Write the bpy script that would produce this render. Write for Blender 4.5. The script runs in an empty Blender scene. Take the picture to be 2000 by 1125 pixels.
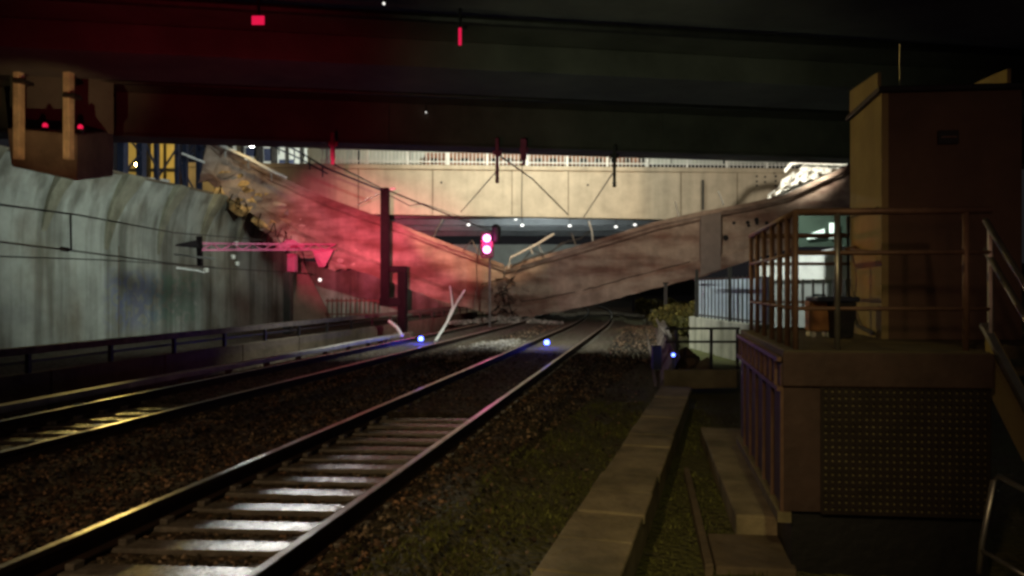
import bpy, math, random
import numpy as np
from mathutils import Vector, Matrix
random.seed(7); np.random.seed(7)
S = bpy.context.scene
C = S.collection
# ------------------------------------------------------------------ camera
F, HY = 1450.0, 563.0
CAMZ = 1.62
cam_d = bpy.data.cameras.new("camera"); cam = bpy.data.objects.new("camera", cam_d); C.objects.link(cam)
cam.location = (0, 0, CAMZ); cam.rotation_euler = (math.radians(90), 0, 0)
cam_d.lens = 36.0 * F / 2000.0; cam_d.sensor_width = 36; cam_d.clip_start = 0.1; cam_d.clip_end = 2000
S.camera = cam
# ------------------------------------------------------------------ world + view
w = bpy.data.worlds.new("World"); S.world = w; w.use_nodes = True
bg = w.node_tree.nodes['Background']
bg.inputs[0].default_value = (0.80, 0.78, 0.85, 1); bg.inputs[1].default_value = 0.0115   # faint even night sky, raised to lift the blacks
S.view_settings.view_transform = 'Standard'; S.view_settings.look = 'None'
S.view_settings.exposure = 0; S.view_settings.gamma = 1
try: S.cycles.filter_width = 3.0
except Exception: pass

def P(px, py, Y):                      # a point seen at photo pixel (px,py), Y metres ahead
    return Vector(((px - 1000) / F * Y, Y, CAMZ + (HY - py) / F * Y))

# ------------------------------------------------------------------ lamps (night scene: work lights, other sources and added fills)
def spot(name, loc, aim, W, col, deg, blend=0.6, size=0.05):
    l = bpy.data.lights.new(name, 'SPOT'); l.energy = W; l.color = col
    l.spot_size = math.radians(deg); l.spot_blend = blend; l.shadow_soft_size = size
    o = bpy.data.objects.new(name, l); C.objects.link(o); o.location = loc
    o.rotation_euler = (Vector(aim) - Vector(loc)).to_track_quat('-Z', 'Y').to_euler()
    return o
def point(name, loc, W, col, size=0.03):
    l = bpy.data.lights.new(name, 'POINT'); l.energy = W; l.color = col; l.shadow_soft_size = size
    o = bpy.data.objects.new(name, l); C.objects.link(o); o.location = loc
    return o
WHITE = (0.86, 1.0, 0.90); WARM = (1.0, 0.70, 0.40); RED = (1.0, 0.045, 0.09); OLIVE = (1.0, 0.72, 0.22); BLUE = (0.03, 0.04, 1.0)
spot('worklight_wall', (-3.5, 21.5, 6.0), (-14.5, 29.5, 5.0), 3700, WHITE, 76, 0.9, 0.9)
spot('worklight_far_girder', (-1.0, 30.0, 9.0), (-1.2, 46, 7.3), 3900, WARM, 66, 0.25, 0.15)
spot('fill_far_girder', (6.0, 30.0, 9.2), (9.0, 46, 7.6), 750, (1.0, .82, .52), 110, 0.9, 0.5)
spot('worklight_broken_girder', (3.0, 20.5, 5.8), (4.0, 38, 2.2), 620, (1.0, 0.46, 0.34), 70, 0.9, 0.8)
spot('pink_fill_left', (-4.0, 20.5, 5.8), (-7.5, 38, 3.6), 1300, (1.0, 0.50, 0.42), 50, 0.9, 0.8)  # added unseen pink light that brightens the left half
spot('flood_right_end', P(1600, 285, 34), P(1545, 352, 40), 1900, (1.0, 0.93, 0.75), 100, 0.8, 0.1)
spot('red_beacon_beam', (-0.25, -1.0, 1.75), P(675, 462, 37), 62000, (1, .13, .23), 12.5, 1.0, 0.0)
spot('red_beacon_beam_low', (-0.2, -1.0, 1.70), P(800, 502, 38.5), 64000, (1, .12, .20), 13, 1.0, 0.0)
spot('cabin_front_fill', (2.0, -1.5, 3.2), (3.6, 6.2, 2.3), 80, (1, .56, .38), 24, 1.0, 0.1)  # added unseen fill that lifts the cabin front
spot('verge_fill', (0.0, -3.0, 5.2), (1.1, 7.0, 0), 420, (1.0, .86, .36), 32, 1.0, 0.3)  # unseen light added to brighten verge and trough
spot('red_beacon_spill', (-3.8, 6.5, 1.9), (-5.6, 15.6, 5.2), 190, RED, 84, 1.0, 0.0)
spot('bridge_face_fill', (-1.0, 4.0, 1.0), (3.4, 17.5, 5.6), 400, (.85, 1.0, .65), 58, 1.0, 0.0)  # unseen light added so the dark beam face shows
spot('sodium_on_cabin', (-4.5, 12.2, 4.9), (3.0, 6.8, 2.4), 430, OLIVE, 24, 0.6, 0.0)
spot('street_glow_foreground', (-3.2, -3.5, 6.5), (-1.1, 5.8, 0), 900, (1.0, 0.66, 0.34), 54, 1.0, 0.25)
spot('worklight_ballast', (0.5, 21.0, 5.7), (1.9, 27.0, 0), 2200, (0.93, 1.0, 0.86), 120, 0.9, 0.15)
spot('duct_fill', (-3.6, 20.6, 5.4), (-4.9, 21.5, 0), 1100, (.95, 1, .9), 80, 1.0, 0.1)  # added white spot without a fixture, brightens the duct
spot('far_right_fill', (9.6, 46, 3.3), P(1285, 600, 40), 260, (.9, 1.0, .6), 130, 1.0, .0)  # added dim spot hidden behind the girder, lifts the dark ground
spot('plinth_fill', (3.8, 19.4, 5.3), P(1415, 635, 21), 650, (.92, 1.0, .88), 60, 0.9, 0.1)  # unseen spot added to brighten the plinth
spot('white_wall_fill', (6.4, 19.9, 5.3), P(1600, 525, 23), 1500, (.92, 1.0, .90), 60, 0.9, 0.1)  # unseen spot added to brighten the white wall
spot('broken_end_fill', P(470, 262, 32.5), P(478, 385, 35.6), 200, (1, .66, .25), 70, .9, .05)  # added warm spot, hidden overhead, turns the crumbled end orange
spot('glint_white', P(500, 268, 62), (-2.5, 6.1, 0), 26000, (1, .97, .88), 5.2, 1.0, 0.15)
spot('glint_yellow', P(215, 285, 30), (-5.6, 8.8, 0), 1100, (1, .70, .20), 9, 0.8, 0.06)  # unseen spot placed to strike yellow glints on the left track

# ------------------------------------------------------------------ materials
def mat(name, col, rough=0.8, metal=0.0, var=0.25, scale=2.0, stain=None, streak=0.0, bump=0.3, bscale=12.0,
        col2=None, along=None, mixw=(0.45, 0.62), emit=None, spec=0.5, island=0.0):
    m = bpy.data.materials.new(name); m.use_nodes = True
    nt = m.node_tree; N = nt.nodes; L = nt.links; b = N['Principled BSDF']
    geo = N.new('ShaderNodeNewGeometry')
    n1 = N.new('ShaderNodeTexNoise'); n1.inputs['Scale'].default_value = scale; n1.inputs['Detail'].default_value = 8
    n1.inputs['Roughness'].default_value = 0.62
    L.new(geo.outputs['Position'], n1.inputs['Vector'])
    r = N.new('ShaderNodeMapRange'); r.inputs[1].default_value = 0.3; r.inputs[2].default_value = 0.7
    r.inputs[3].default_value = 1 - var; r.inputs[4].default_value = 1 + var
    L.new(n1.outputs['Fac'], r.inputs[0])
    v = N.new('ShaderNodeVectorMath'); v.operation = 'SCALE'
    base = N.new('ShaderNodeRGB'); base.outputs[0].default_value = (*col, 1)
    cur = base.outputs[0]
    if col2 is not None:
        n2 = N.new('ShaderNodeTexNoise'); n2.inputs['Scale'].default_value = scale * 0.45; n2.inputs['Detail'].default_value = 6
        if along:
            m2 = N.new('ShaderNodeMapping'); m2.inputs['Scale'].default_value = along
            L.new(geo.outputs['Position'], m2.inputs['Vector']); L.new(m2.outputs[0], n2.inputs['Vector'])
        else: L.new(geo.outputs['Position'], n2.inputs['Vector'])
        rr = N.new('ShaderNodeMapRange'); rr.inputs[1].default_value = mixw[0]; rr.inputs[2].default_value = mixw[1]
        L.new(n2.outputs['Fac'], rr.inputs[0])
        mx = N.new('ShaderNodeMix'); mx.data_type = 'RGBA'; mx.inputs[7].default_value = (*col2, 1)
        L.new(rr.outputs[0], mx.inputs[0]); L.new(cur, mx.inputs[6]); cur = mx.outputs[2]
    if streak > 0:                                         # rain streaks, stretched downwards
        mp = N.new('ShaderNodeMapping'); mp.inputs['Scale'].default_value = (1.6, 1.6, 0.10)
        L.new(geo.outputs['Position'], mp.inputs['Vector'])
        n3 = N.new('ShaderNodeTexNoise'); n3.inputs['Scale'].default_value = 1.3; n3.inputs['Detail'].default_value = 5
        L.new(mp.outputs[0], n3.inputs['Vector'])
        r3 = N.new('ShaderNodeMapRange'); r3.inputs[1].default_value = 0.45; r3.inputs[2].default_value = 0.68
        r3.inputs[3].default_value = 0; r3.inputs[4].default_value = streak
        L.new(n3.outputs['Fac'], r3.inputs[0])
        mx = N.new('ShaderNodeMix'); mx.data_type = 'RGBA'; mx.inputs[7].default_value = (*(stain or (0.05, 0.045, 0.04)), 1)
        L.new(r3.outputs[0], mx.inputs[0]); L.new(cur, mx.inputs[6]); cur = mx.outputs[2]
    L.new(cur, v.inputs[0]); L.new(r.outputs[0], v.inputs['Scale'])
    cur = v.outputs[0]
    if island > 0:
        ri = N.new('ShaderNodeMapRange'); ri.inputs[3].default_value = 1 - island; ri.inputs[4].default_value = 1 + island * 1.6
        pw = N.new('ShaderNodeMath'); pw.operation = 'POWER'; pw.inputs[1].default_value = 3.0
        L.new(geo.outputs['Random Per Island'], pw.inputs[0]); L.new(pw.outputs[0], ri.inputs[0])
        v2 = N.new('ShaderNodeVectorMath'); v2.operation = 'SCALE'
        L.new(cur, v2.inputs[0]); L.new(ri.outputs[0], v2.inputs['Scale']); cur = v2.outputs[0]
    L.new(cur, b.inputs['Base Color'])
    b.inputs['Roughness'].default_value = rough; b.inputs['Metallic'].default_value = metal
    b.inputs['Specular IOR Level'].default_value = spec
    if bump > 0:
        nb = N.new('ShaderNodeTexNoise'); nb.inputs['Scale'].default_value = bscale; nb.inputs['Detail'].default_value = 6
        L.new(geo.outputs['Position'], nb.inputs['Vector'])
        bp = N.new('ShaderNodeBump'); bp.inputs['Strength'].default_value = bump; bp.inputs['Distance'].default_value = 0.03
        L.new(nb.outputs['Fac'], bp.inputs['Height']); L.new(bp.outputs[0], b.inputs['Normal'])
    if emit:
        b.inputs['Emission Color'].default_value = (*emit[0], 1); b.inputs['Emission Strength'].default_value = emit[1]
    return m

M = {}
M['wall'] = mat('weathered retaining wall concrete', (0.40, 0.42, 0.37), 0.85, col2=(0.19, 0.165, 0.12), mixw=(.46, .66), along=(1, 1, .7), streak=0.75, stain=(0.10, 0.095, 0.07), var=0.25, scale=0.9, bump=0.5, bscale=5)
M['girder'] = mat('brown stained girder concrete', (0.40, 0.31, 0.25), 0.85, col2=(0.19, 0.105, 0.08), mixw=(.42,.60), along=(.35, 1, 1.8), var=0.3, scale=1.6, streak=0.2, stain=(0.14, 0.09, 0.06), bump=0.6, bscale=5)
M['girder_edge'] = mat('paler girder edge concrete', (0.48, 0.42, 0.34), 0.85, col2=(0.30, 0.20, 0.13), var=0.35, scale=2, bump=0.6, bscale=6)
M['diaphragm'] = mat('grey diaphragm concrete', (0.24, 0.20, 0.18), 0.85, var=0.15)
M['wall_rib_shade'] = mat('brown wall ribs with shade in colour', (0.27, 0.26, 0.19), 0.9, var=0.35, scale=1.5, streak=0.5, stain=(0.06, 0.055, 0.03), bump=0.5, bscale=5)  # darker base puts the ribs' missing shadows into their colour, plus rain streaks
M['broken'] = mat('fresh broken concrete', (0.62, 0.42, 0.18), 0.95, col2=(0.14, 0.09, 0.04), var=0.5, scale=4, bump=1.0, bscale=8)
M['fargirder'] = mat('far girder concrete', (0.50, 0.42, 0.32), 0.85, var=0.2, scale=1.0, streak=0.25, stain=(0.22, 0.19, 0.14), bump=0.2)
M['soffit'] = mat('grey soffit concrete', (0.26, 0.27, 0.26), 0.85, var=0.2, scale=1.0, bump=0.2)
M['nearbridge'] = mat('sooty steel and concrete of the near bridge', (0.13, 0.12, 0.10), 0.85, var=0.35, scale=0.8, bump=0.4, bscale=4)
M['shelf'] = mat('dark stained concrete', (0.16, 0.125, 0.085), 0.9, var=0.35, scale=2, bump=0.6)
M['paleyellow'] = mat('pale yellow painted steel', (0.74, 0.60, 0.36), 0.6, var=0.3, scale=4, bump=0.2)
M['ballast'] = None
M['sleeper'] = mat('worn concrete sleeper', (0.17, 0.155, 0.135), 0.24, var=0.35, scale=6, bump=0.35, bscale=30)
M['railside'] = mat('rusty rail side', (0.035, 0.02, 0.014), 0.75, metal=0.3, var=0.3, scale=6)
M['railhead'] = mat('polished rail head', (0.50, 0.47, 0.44), 0.30, metal=1.0, var=0.12, scale=8, bump=0.12, bscale=14)
M['trough'] = mat('concrete cable trough lid', (0.32, 0.27, 0.17), 0.85, var=0.35, scale=3, col2=(0.18, 0.16, 0.09), bump=0.5, bscale=20)
M['duct'] = mat('pale cable duct', (0.42, 0.41, 0.37), 0.5, var=0.3, scale=3, bump=0.3)
M['steel'] = mat('dark painted steel', (0.05, 0.045, 0.04), 0.5, metal=0.4, var=0.3, scale=4, bump=0.2)
M['mast'] = mat('dark rusted mast steel', (0.009, 0.006, 0.007), 0.7, spec=0.12, metal=0.2, var=0.35, scale=5, bump=0.3)
M['galv'] = mat('galvanised tube', (0.36, 0.35, 0.33), 0.38, metal=0.8, var=0.2, scale=5, bump=0.1)
M['rustrail'] = mat('brown painted railing', (0.20, 0.12, 0.085), 0.5, metal=0.3, var=0.3, scale=6, bump=0.1)
M['bluesteel'] = mat('dark blue painted steel', (0.035, 0.045, 0.09), 0.5, metal=0.3, var=0.3, scale=5, bump=0.1)
M['white'] = mat('white paint', (0.75, 0.75, 0.72), 0.55, var=0.12, scale=3, bump=0.1)
M['bluewhite'] = mat('pale blue white sheeting', (0.60, 0.68, 0.78), 0.6, var=0.15, scale=2, bump=0.1)
M['plinth'] = mat('pale dirty plinth concrete', (0.52, 0.50, 0.40), 0.85, var=0.25, scale=2, streak=0.6, stain=(0.10, 0.10, 0.06), bump=0.3)
M['cage'] = mat('brown red painted cage steel', (0.075, 0.045, 0.038), 0.6, metal=0.1, var=0.25, scale=5, bump=0.2)
M['lattice'] = mat('dark perforated sheet', (0.035, 0.026, 0.022), 0.5, metal=0.3, var=0.25, scale=5, bump=0.1)
M['backing'] = mat('olive sheet for hole light and strip', (0.21, 0.18, 0.10), 0.6, var=0.5, scale=5, bump=0.2)
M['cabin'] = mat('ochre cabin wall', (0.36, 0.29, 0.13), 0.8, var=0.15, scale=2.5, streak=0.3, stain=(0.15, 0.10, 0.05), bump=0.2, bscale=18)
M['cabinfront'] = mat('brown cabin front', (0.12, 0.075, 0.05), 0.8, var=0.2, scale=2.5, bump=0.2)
M['black'] = mat('black rubber and paint', (0.012, 0.012, 0.014), 0.6, var=0.2)
M['orange'] = mat('orange brown plastic', (0.36, 0.17, 0.07), 0.5, var=0.15, scale=8, bump=0.1)
M['porcelain'] = mat('pale insulator porcelain', (0.7, 0.68, 0.62), 0.25, var=0.1, scale=8, bump=0.05)
M['magenta'] = mat('steel with red light in colour', (0.40, 0.07, 0.16), 0.5, var=0.25, scale=6, bump=0.1)  # red light falling on these parts is put into their base colour
M['floor'] = mat('platform floor plate', (0.10, 0.085, 0.05), 0.7, var=0.3, scale=5, bump=0.3)
M['darkground'] = mat('dark earth', (0.03, 0.028, 0.02), 0.95, var=0.4, scale=3, bump=0.6)
M['timber'] = mat('weathered timber board', (0.15, 0.12, 0.10), 0.75, var=0.45, scale=5, bump=0.4)
M['stone'] = mat('brown grey ballast stone', (0.145, 0.085, 0.05), 0.8, var=0.5, scale=1.6, col2=(0.17, 0.13, 0.09), bump=0.0, island=0.95)
M['palerubble'] = mat('pale rubble', (0.42, 0.38, 0.34), 0.9, var=0.4, scale=5, bump=0.3, island=0.4)
M['leaf'] = mat('moss and weed green', (0.13, 0.14, 0.035), 0.8, var=0.5, scale=3, bump=0.0, island=0.4)
M['bush'] = mat('yellow green foliage', (0.15, 0.13, 0.03), 0.8, var=0.5, scale=3, bump=0.0, island=0.5)
M['brick'] = mat('red brown brickwork', (0.36, 0.18, 0.12), 0.85, var=0.3, scale=6, bump=0.3)
M['facade'] = mat('pale plaster facade', (0.62, 0.64, 0.58), 0.8, var=0.12, scale=1, bump=0.1)
M['yellowfacade'] = mat('yellow plaster facade', (0.70, 0.56, 0.22), 0.8, var=0.12, scale=1, bump=0.1)
def graffiti(m):      # faded blue and green spray paint low on the wall
    nt = m.node_tree; N = nt.nodes; L = nt.links; b = N['Principled BSDF']
    src = b.inputs['Base Color'].links[0].from_socket
    g_ = N.new('ShaderNodeNewGeometry'); sp = N.new('ShaderNodeSeparateXYZ'); L.new(g_.outputs['Position'], sp.inputs[0])
    def band(sock, a, b_, soft):
        r1 = N.new('ShaderNodeMapRange'); r1.inputs[1].default_value = a; r1.inputs[2].default_value = a + soft; L.new(sock, r1.inputs[0])
        r2 = N.new('ShaderNodeMapRange'); r2.inputs[1].default_value = b_ - soft; r2.inputs[2].default_value = b_; r2.inputs[3].default_value = 1; r2.inputs[4].default_value = 0; L.new(sock, r2.inputs[0])
        k = N.new('ShaderNodeMath'); k.operation = 'MULTIPLY'; L.new(r1.outputs[0], k.inputs[0]); L.new(r2.outputs[0], k.inputs[1]); return k.outputs[0]
    k = N.new('ShaderNodeMath'); k.operation = 'MULTIPLY'; L.new(band(sp.outputs[1], 28.6, 35.4, 1.0), k.inputs[0]); L.new(band(sp.outputs[2], -.3, 2.5, .6), k.inputs[1])
    n = N.new('ShaderNodeTexNoise'); n.inputs['Scale'].default_value = 1.7; n.inputs['Detail'].default_value = 4; n.inputs['Distortion'].default_value = 1.5; L.new(g_.outputs['Position'], n.inputs['Vector'])
    r = N.new('ShaderNodeMapRange'); r.inputs[1].default_value = .42; r.inputs[2].default_value = .52; r.inputs[4].default_value = .42; L.new(n.outputs['Fac'], r.inputs[0])
    k2 = N.new('ShaderNodeMath'); k2.operation = 'MULTIPLY'; L.new(k.outputs[0], k2.inputs[0]); L.new(r.outputs[0], k2.inputs[1])
    cr = N.new('ShaderNodeValToRGB'); e = cr.color_ramp.elements; e[0].color = (.10, .14, .40, 1); e[1].color = (.06, .20, .13, 1); e[0].position = .3; e[1].position = .6
    mr = N.new('ShaderNodeMapRange'); mr.inputs[1].default_value = 29; mr.inputs[2].default_value = 35; L.new(sp.outputs[1], mr.inputs[0]); L.new(mr.outputs[0], cr.inputs[0])
    mx = N.new('ShaderNodeMix'); mx.data_type = 'RGBA'; L.new(k2.outputs[0], mx.inputs[0]); L.new(src, mx.inputs[6]); L.new(cr.outputs[0], mx.inputs[7]); L.new(mx.outputs[2], b.inputs['Base Color'])
graffiti(M['wall'])
M['glint_puddle'] = mat('glossy glint puddle', (0.02, 0.02, 0.018), 0.16, var=0.1, bump=0.06, bscale=6)
def em(name, col, s): return mat(name, col, 0.5, bump=0, var=0.0, emit=(col, s))
M['lampwhite'] = em('lit white lamp', (0.95, 1.0, 0.95), 40)
M['lampwhite_small'] = em('small lit lamp', (1.0, 0.97, 0.9), 1.6)
M['lampyellow'] = em('lit yellow lamp', (1.0, 0.72, 0.22), 140)
M['lampblue'] = em('lit blue lamp', (0.10, 0.16, 1.0), 9)
M['lampred'] = em('lit red signal lamp', (1.0, 0.32, 0.75), 5)
M['redglow'] = em('small red glow for lamps and reflectors', (0.8, 0.01, 0.07), 0.9)  # also makes the reflector plates glow in place of a reflection
M['backlit_white'] = em('backlit white sign', (0.75, 0.9, 0.8), 0.75)

# ballast ground material: gravel voronoi, mossy beside the trough
def ground_mat():
    m = bpy.data.materials.new('ballast and moss'); m.use_nodes = True
    nt = m.node_tree; N = nt.nodes; L = nt.links; b = N['Principled BSDF']
    geo = N.new('ShaderNodeNewGeometry')
    vo = N.new('ShaderNodeTexVoronoi'); vo.inputs['Scale'].default_value = 19
    L.new(geo.outputs['Position'], vo.inputs['Vector'])
    sh = N.new('ShaderNodeSeparateColor'); L.new(vo.outputs['Color'], sh.inputs[0])
    cr = N.new('ShaderNodeValToRGB'); e = cr.color_ramp.elements
    e[0].color = (0.028, 0.017, 0.010, 1); e[1].color = (0.17, 0.145, 0.115, 1)
    x = cr.color_ramp.elements.new(0.55); x.color = (0.07, 0.045, 0.028, 1)
    L.new(sh.outputs[0], cr.inputs[0])
    sp = N.new('ShaderNodeSeparateXYZ'); L.new(geo.outputs['Position'], sp.inputs[0])
    my = N.new('ShaderNodeMath'); my.operation = 'MULTIPLY_ADD'; my.inputs[1].default_value = -0.293
    L.new(sp.outputs[1], my.inputs[0]); L.new(sp.outputs[0], my.inputs[2])
    # closeness to the trough line
    ad = N.new('ShaderNodeMapRange'); ad.inputs[1].default_value = -2.9; ad.inputs[2].default_value = -1.2; ad.inputs[3].default_value = 0; ad.inputs[4].default_value = 0.8
    L.new(my.outputs[0], ad.inputs[0])
    n = N.new('ShaderNodeTexNoise'); n.inputs['Scale'].default_value = 2.2; n.inputs['Detail'].default_value = 7
    L.new(geo.outputs['Position'], n.inputs['Vector'])
    mm = N.new('ShaderNodeMath'); mm.operation = 'MULTIPLY_ADD'; mm.inputs[1].default_value = 1.2; mm.inputs[2].default_value = -0.55
    L.new(n.outputs['Fac'], mm.inputs[0])
    m2 = N.new('ShaderNodeMath'); m2.operation = 'ADD'; m2.use_clamp = True
    L.new(mm.outputs[0], m2.inputs[0]); L.new(ad.outputs[0], m2.inputs[1])
    mx = N.new('ShaderNodeMix'); mx.data_type = 'RGBA'; mx.inputs[7].default_value = (0.105, 0.11, 0.03, 1)
    L.new(m2.outputs[0], mx.inputs[0]); L.new(cr.outputs[0], mx.inputs[6])
    L.new(mx.outputs[2], b.inputs['Base Color']); b.inputs['Roughness'].default_value = 0.9
    bp = N.new('ShaderNodeBump'); bp.inputs['Strength'].default_value = 0.9; bp.inputs['Distance'].default_value = 0.04
    L.new(vo.outputs['Distance'], bp.inputs['Height']); bp.invert = True; L.new(bp.outputs[0], b.inputs['Normal'])
    return m
M['ballast'] = ground_mat()

# ------------------------------------------------------------------ mesh helpers
class MB:
    def __init__(s): s.v = []; s.f = []
    def quad(s, pts):
        i = len(s.v); s.v += [tuple(p) for p in pts]; s.f.append(tuple(range(i, i + len(pts)))); return s
    def hexa(s, b, t):                                 # bottom 4 points, top 4 points
        i = len(s.v); s.v += [tuple(p) for p in b] + [tuple(p) for p in t]
        n = len(b)
        s.f.append(tuple(i + k for k in reversed(range(n)))); s.f.append(tuple(i + n + k for k in range(n)))
        for k in range(n):
            k2 = (k + 1) % n; s.f.append((i + k, i + k2, i + n + k2, i + n + k))
        return s
    def box(s, o, a, b, c):                            # corner o and three edge vectors
        o, a, b, c = map(Vector, (o, a, b, c))
        return s.hexa([o, o + a, o + a + b, o + b], [o + c, o + a + c, o + a + b + c, o + b + c])
    def bar(s, p, q, w, h=None, up=(0, 0, 1)):         # rectangular bar between two points
        p, q = Vector(p), Vector(q); h = h or w; d = (q - p).normalized(); up = Vector(up)
        if abs(d.dot(up)) > 0.98: up = Vector((0.196, 1, 0)).normalized()
        x = d.cross(up).normalized(); y = x.cross(d).normalized()
        c = [x * a * w / 2 + y * b * h / 2 for a, b in ((-1, -1), (1, -1), (1, 1), (-1, 1))]
        return s.hexa([p + k for k in c], [q + k for k in c])
    def tube(s, pts, r, n=8, r2=None):
        pts = [Vector(p) for p in pts]; rings = []
        for k, p in enumerate(pts):
            d = (pts[min(k + 1, len(pts) - 1)] - pts[max(k - 1, 0)]).normalized()
            up = Vector((0, 0, 1)) if abs(d.z) < 0.95 else Vector((1, 0, 0))
            x = d.cross(up).normalized(); y = x.cross(d)
            rr = r if r2 is None else r + (r2 - r) * k / (len(pts) - 1)
            i = len(s.v)
            s.v += [tuple(p + (x * math.cos(a) + y * math.sin(a)) * rr) for a in [2 * math.pi * j / n for j in range(n)]]
            rings.append(i)
        for a, b in zip(rings, rings[1:]):
            for j in range(n):
                j2 = (j + 1) % n; s.f.append((a + j, a + j2, b + j2, b + j))
        s.f.append(tuple(rings[0] + j for j in reversed(range(n)))); s.f.append(tuple(rings[-1] + j for j in range(n)))
        return s
    def lathe(s, c, axis, prof, n=12):                 # prof: list of (distance along the axis, radius)
        c = Vector(c); d = Vector(axis).normalized(); up = Vector((0, 0, 1)) if abs(d.z) < 0.95 else Vector((1, 0, 0))
        x = d.cross(up).normalized(); y = x.cross(d); rings = []
        for t, r in prof:
            i = len(s.v); rings.append(i)
            s.v += [tuple(c + d * t + (x * math.cos(a) + y * math.sin(a)) * max(r, 1e-4)) for a in [2 * math.pi * j / n for j in range(n)]]
        for a, b in zip(rings, rings[1:]):
            for j in range(n):
                j2 = (j + 1) % n; s.f.append((a + j, a + j2, b + j2, b + j))
        s.f.append(tuple(rings[0] + j for j in reversed(range(n)))); s.f.append(tuple(rings[-1] + j for j in range(n)))
        return s
    def rock(s, c, r, sq=(1, 1, 1), seed=None):        # jagged lump
        import bmesh
        rnd = random.Random(seed if seed is not None else random.random())
        bm = bmesh.new(); bmesh.ops.create_icosphere(bm, subdivisions=2, radius=1)
        i = len(s.v); c = Vector(c)
        dirs = [(Vector((rnd.uniform(-1, 1), rnd.uniform(-1, 1), rnd.uniform(-1, 1))).normalized(), rnd.uniform(0.28, 0.72)) for _ in range(11)]
        for v in bm.verts:
            p = v.co.copy()
            for d, k in dirs:                           # cut flat facets
                t = p.dot(d)
                if t > k: p -= d * (t - k)
            p *= rnd.uniform(0.88, 1.12)
            s.v.append((c.x + p.x * r * sq[0], c.y + p.y * r * sq[1], c.z + p.z * r * sq[2]))
        for f in bm.faces: s.f.append(tuple(i + v.index for v in f.verts))
        bm.free(); return s
    def build(s, name, m, parent=None, bevel=0.0, smooth=False):
        v = np.array(s.v, dtype=float)
        if parent is None:
            lo, hi = v.min(0), v.max(0); o0 = Vector(((lo[0] + hi[0]) / 2, (lo[1] + hi[1]) / 2, lo[2]))
        else:
            o0 = Vector(parent['_base'])
        me = bpy.data.meshes.new(name); me.from_pydata((v - np.array(o0)).tolist(), [], s.f); me.update()
        me.materials.append(m)
        o = bpy.data.objects.new(name, me); C.objects.link(o)
        if parent is None:
            o.location = o0
        else:
            o.parent = parent
        o['_base'] = list(o0)
        if bevel > 0:
            bv = o.modifiers.new('bevel', 'BEVEL'); bv.width = bevel; bv.segments = 2; bv.limit_method = 'ANGLE'
        if smooth:
            for p in me.polygons: p.use_smooth = True
        return o
def tag(o, label, cat, group=None):
    o['label'] = label; o['category'] = cat
    if group: o['group'] = group
    return o
def thing(name, label, cat, loc, group=None):
    o = bpy.data.objects.new(name, None); C.objects.link(o); o.location = loc; o['_base'] = list(loc)
    o.empty_display_size = 0.2
    return tag(o, label, cat, group)
def struct(o, kind='structure'): o['kind'] = kind; return o
def curve_off(Y):
    d = max(0.0, min(Y, 80) - 30); e = max(0.0, Y - 80)
    return -0.0021 * d * d - 0.21 * e
def T(u, Y, z=0.0): return Vector((u + 0.196 * Y + curve_off(Y), Y, z))

# ================================================================== GROUND
def gh(u, Y):
    z = -0.215
    if u > -1.5: z = -0.215 - 0.10 * min(1, (u + 1.5) / 0.8)
    if -6.2 < u < -4.1: z = -0.215 - 0.05 * math.sin((u + 6.2) / 2.1 * math.pi)
    for uc in (-3.06, -7.26):
        d = abs(u - uc)
        if .84 < d < 1.6: z = -0.145
        elif d < .84: z = -0.20 if Y < (10.4 if uc > -5 else 11.5) else -0.138
    if u < -9.2: z = -0.215 - 0.38 * min(1, (-9.2 - u) / 1.1)
    z += 0.010 * math.sin(u * 3.1 + Y * 1.7) * math.sin(Y * 2.3 - u) + random.uniform(-.008, .008)
    return z
us = list(np.arange(-320, -24, 20)) + list(np.arange(-24, -12, 1.0)) + list(np.arange(-12, 3.6, 0.12)) + list(np.arange(3.6, 12, 1.0)) + list(np.arange(12, 340, 20))
ys = list(np.arange(-60, 2.5, 5)) + list(np.arange(2.5, 22, 0.12)) + list(np.arange(22, 90, 1.5)) + list(np.arange(90, 520, 20))
g = MB()
for Y in ys:
    for u in us:
        p = T(u, Y); g.v.append((p.x, p.y, gh(u, Y)))
nu = len(us)
for j in range(len(ys) - 1):
    for i in range(nu - 1):
        a = j * nu + i; g.f.append((a, a + 1, a + nu + 1, a + nu))
struct(g.build('ground', M['ballast'], smooth=True))

# loose stones
def stones(name, n, sampler, r0, r1, m):
    base = np.array([(1, 0, 0), (0, 1, 0), (-1, 0, 0), (0, -1, 0), (0, 0, 1), (0, 0, -1)], float)
    faces = np.array([(0, 1, 4), (1, 2, 4), (2, 3, 4), (3, 0, 4), (1, 0, 5), (2, 1, 5), (3, 2, 5), (0, 3, 5)])
    V = []; Fc = []; k = 0
    for _ in range(n):
        c = sampler()
        if c is None: continue
        r = random.uniform(r0, r1)
        a = np.random.uniform(-1, 1, 3); a /= np.linalg.norm(a)
        q = Matrix.Rotation(random.uniform(0, 6.28), 3, Vector(a)); q = np.array(q)
        v = (base * np.random.uniform(0.6, 1.25, (6, 1)) * np.array([1.0, random.uniform(.6, 1), random.uniform(.5, .9)]) * r) @ q.T
        V.append(v + np.array(c)); Fc.append(faces + 6 * k); k += 1
    V = np.concatenate(V); Fc = np.concatenate(Fc)
    mb = MB(); mb.v = [tuple(x) for x in V]; mb.f = [tuple(int(i) for i in x) for x in Fc]
    return struct(mb.build(name, m), 'stuff')
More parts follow.
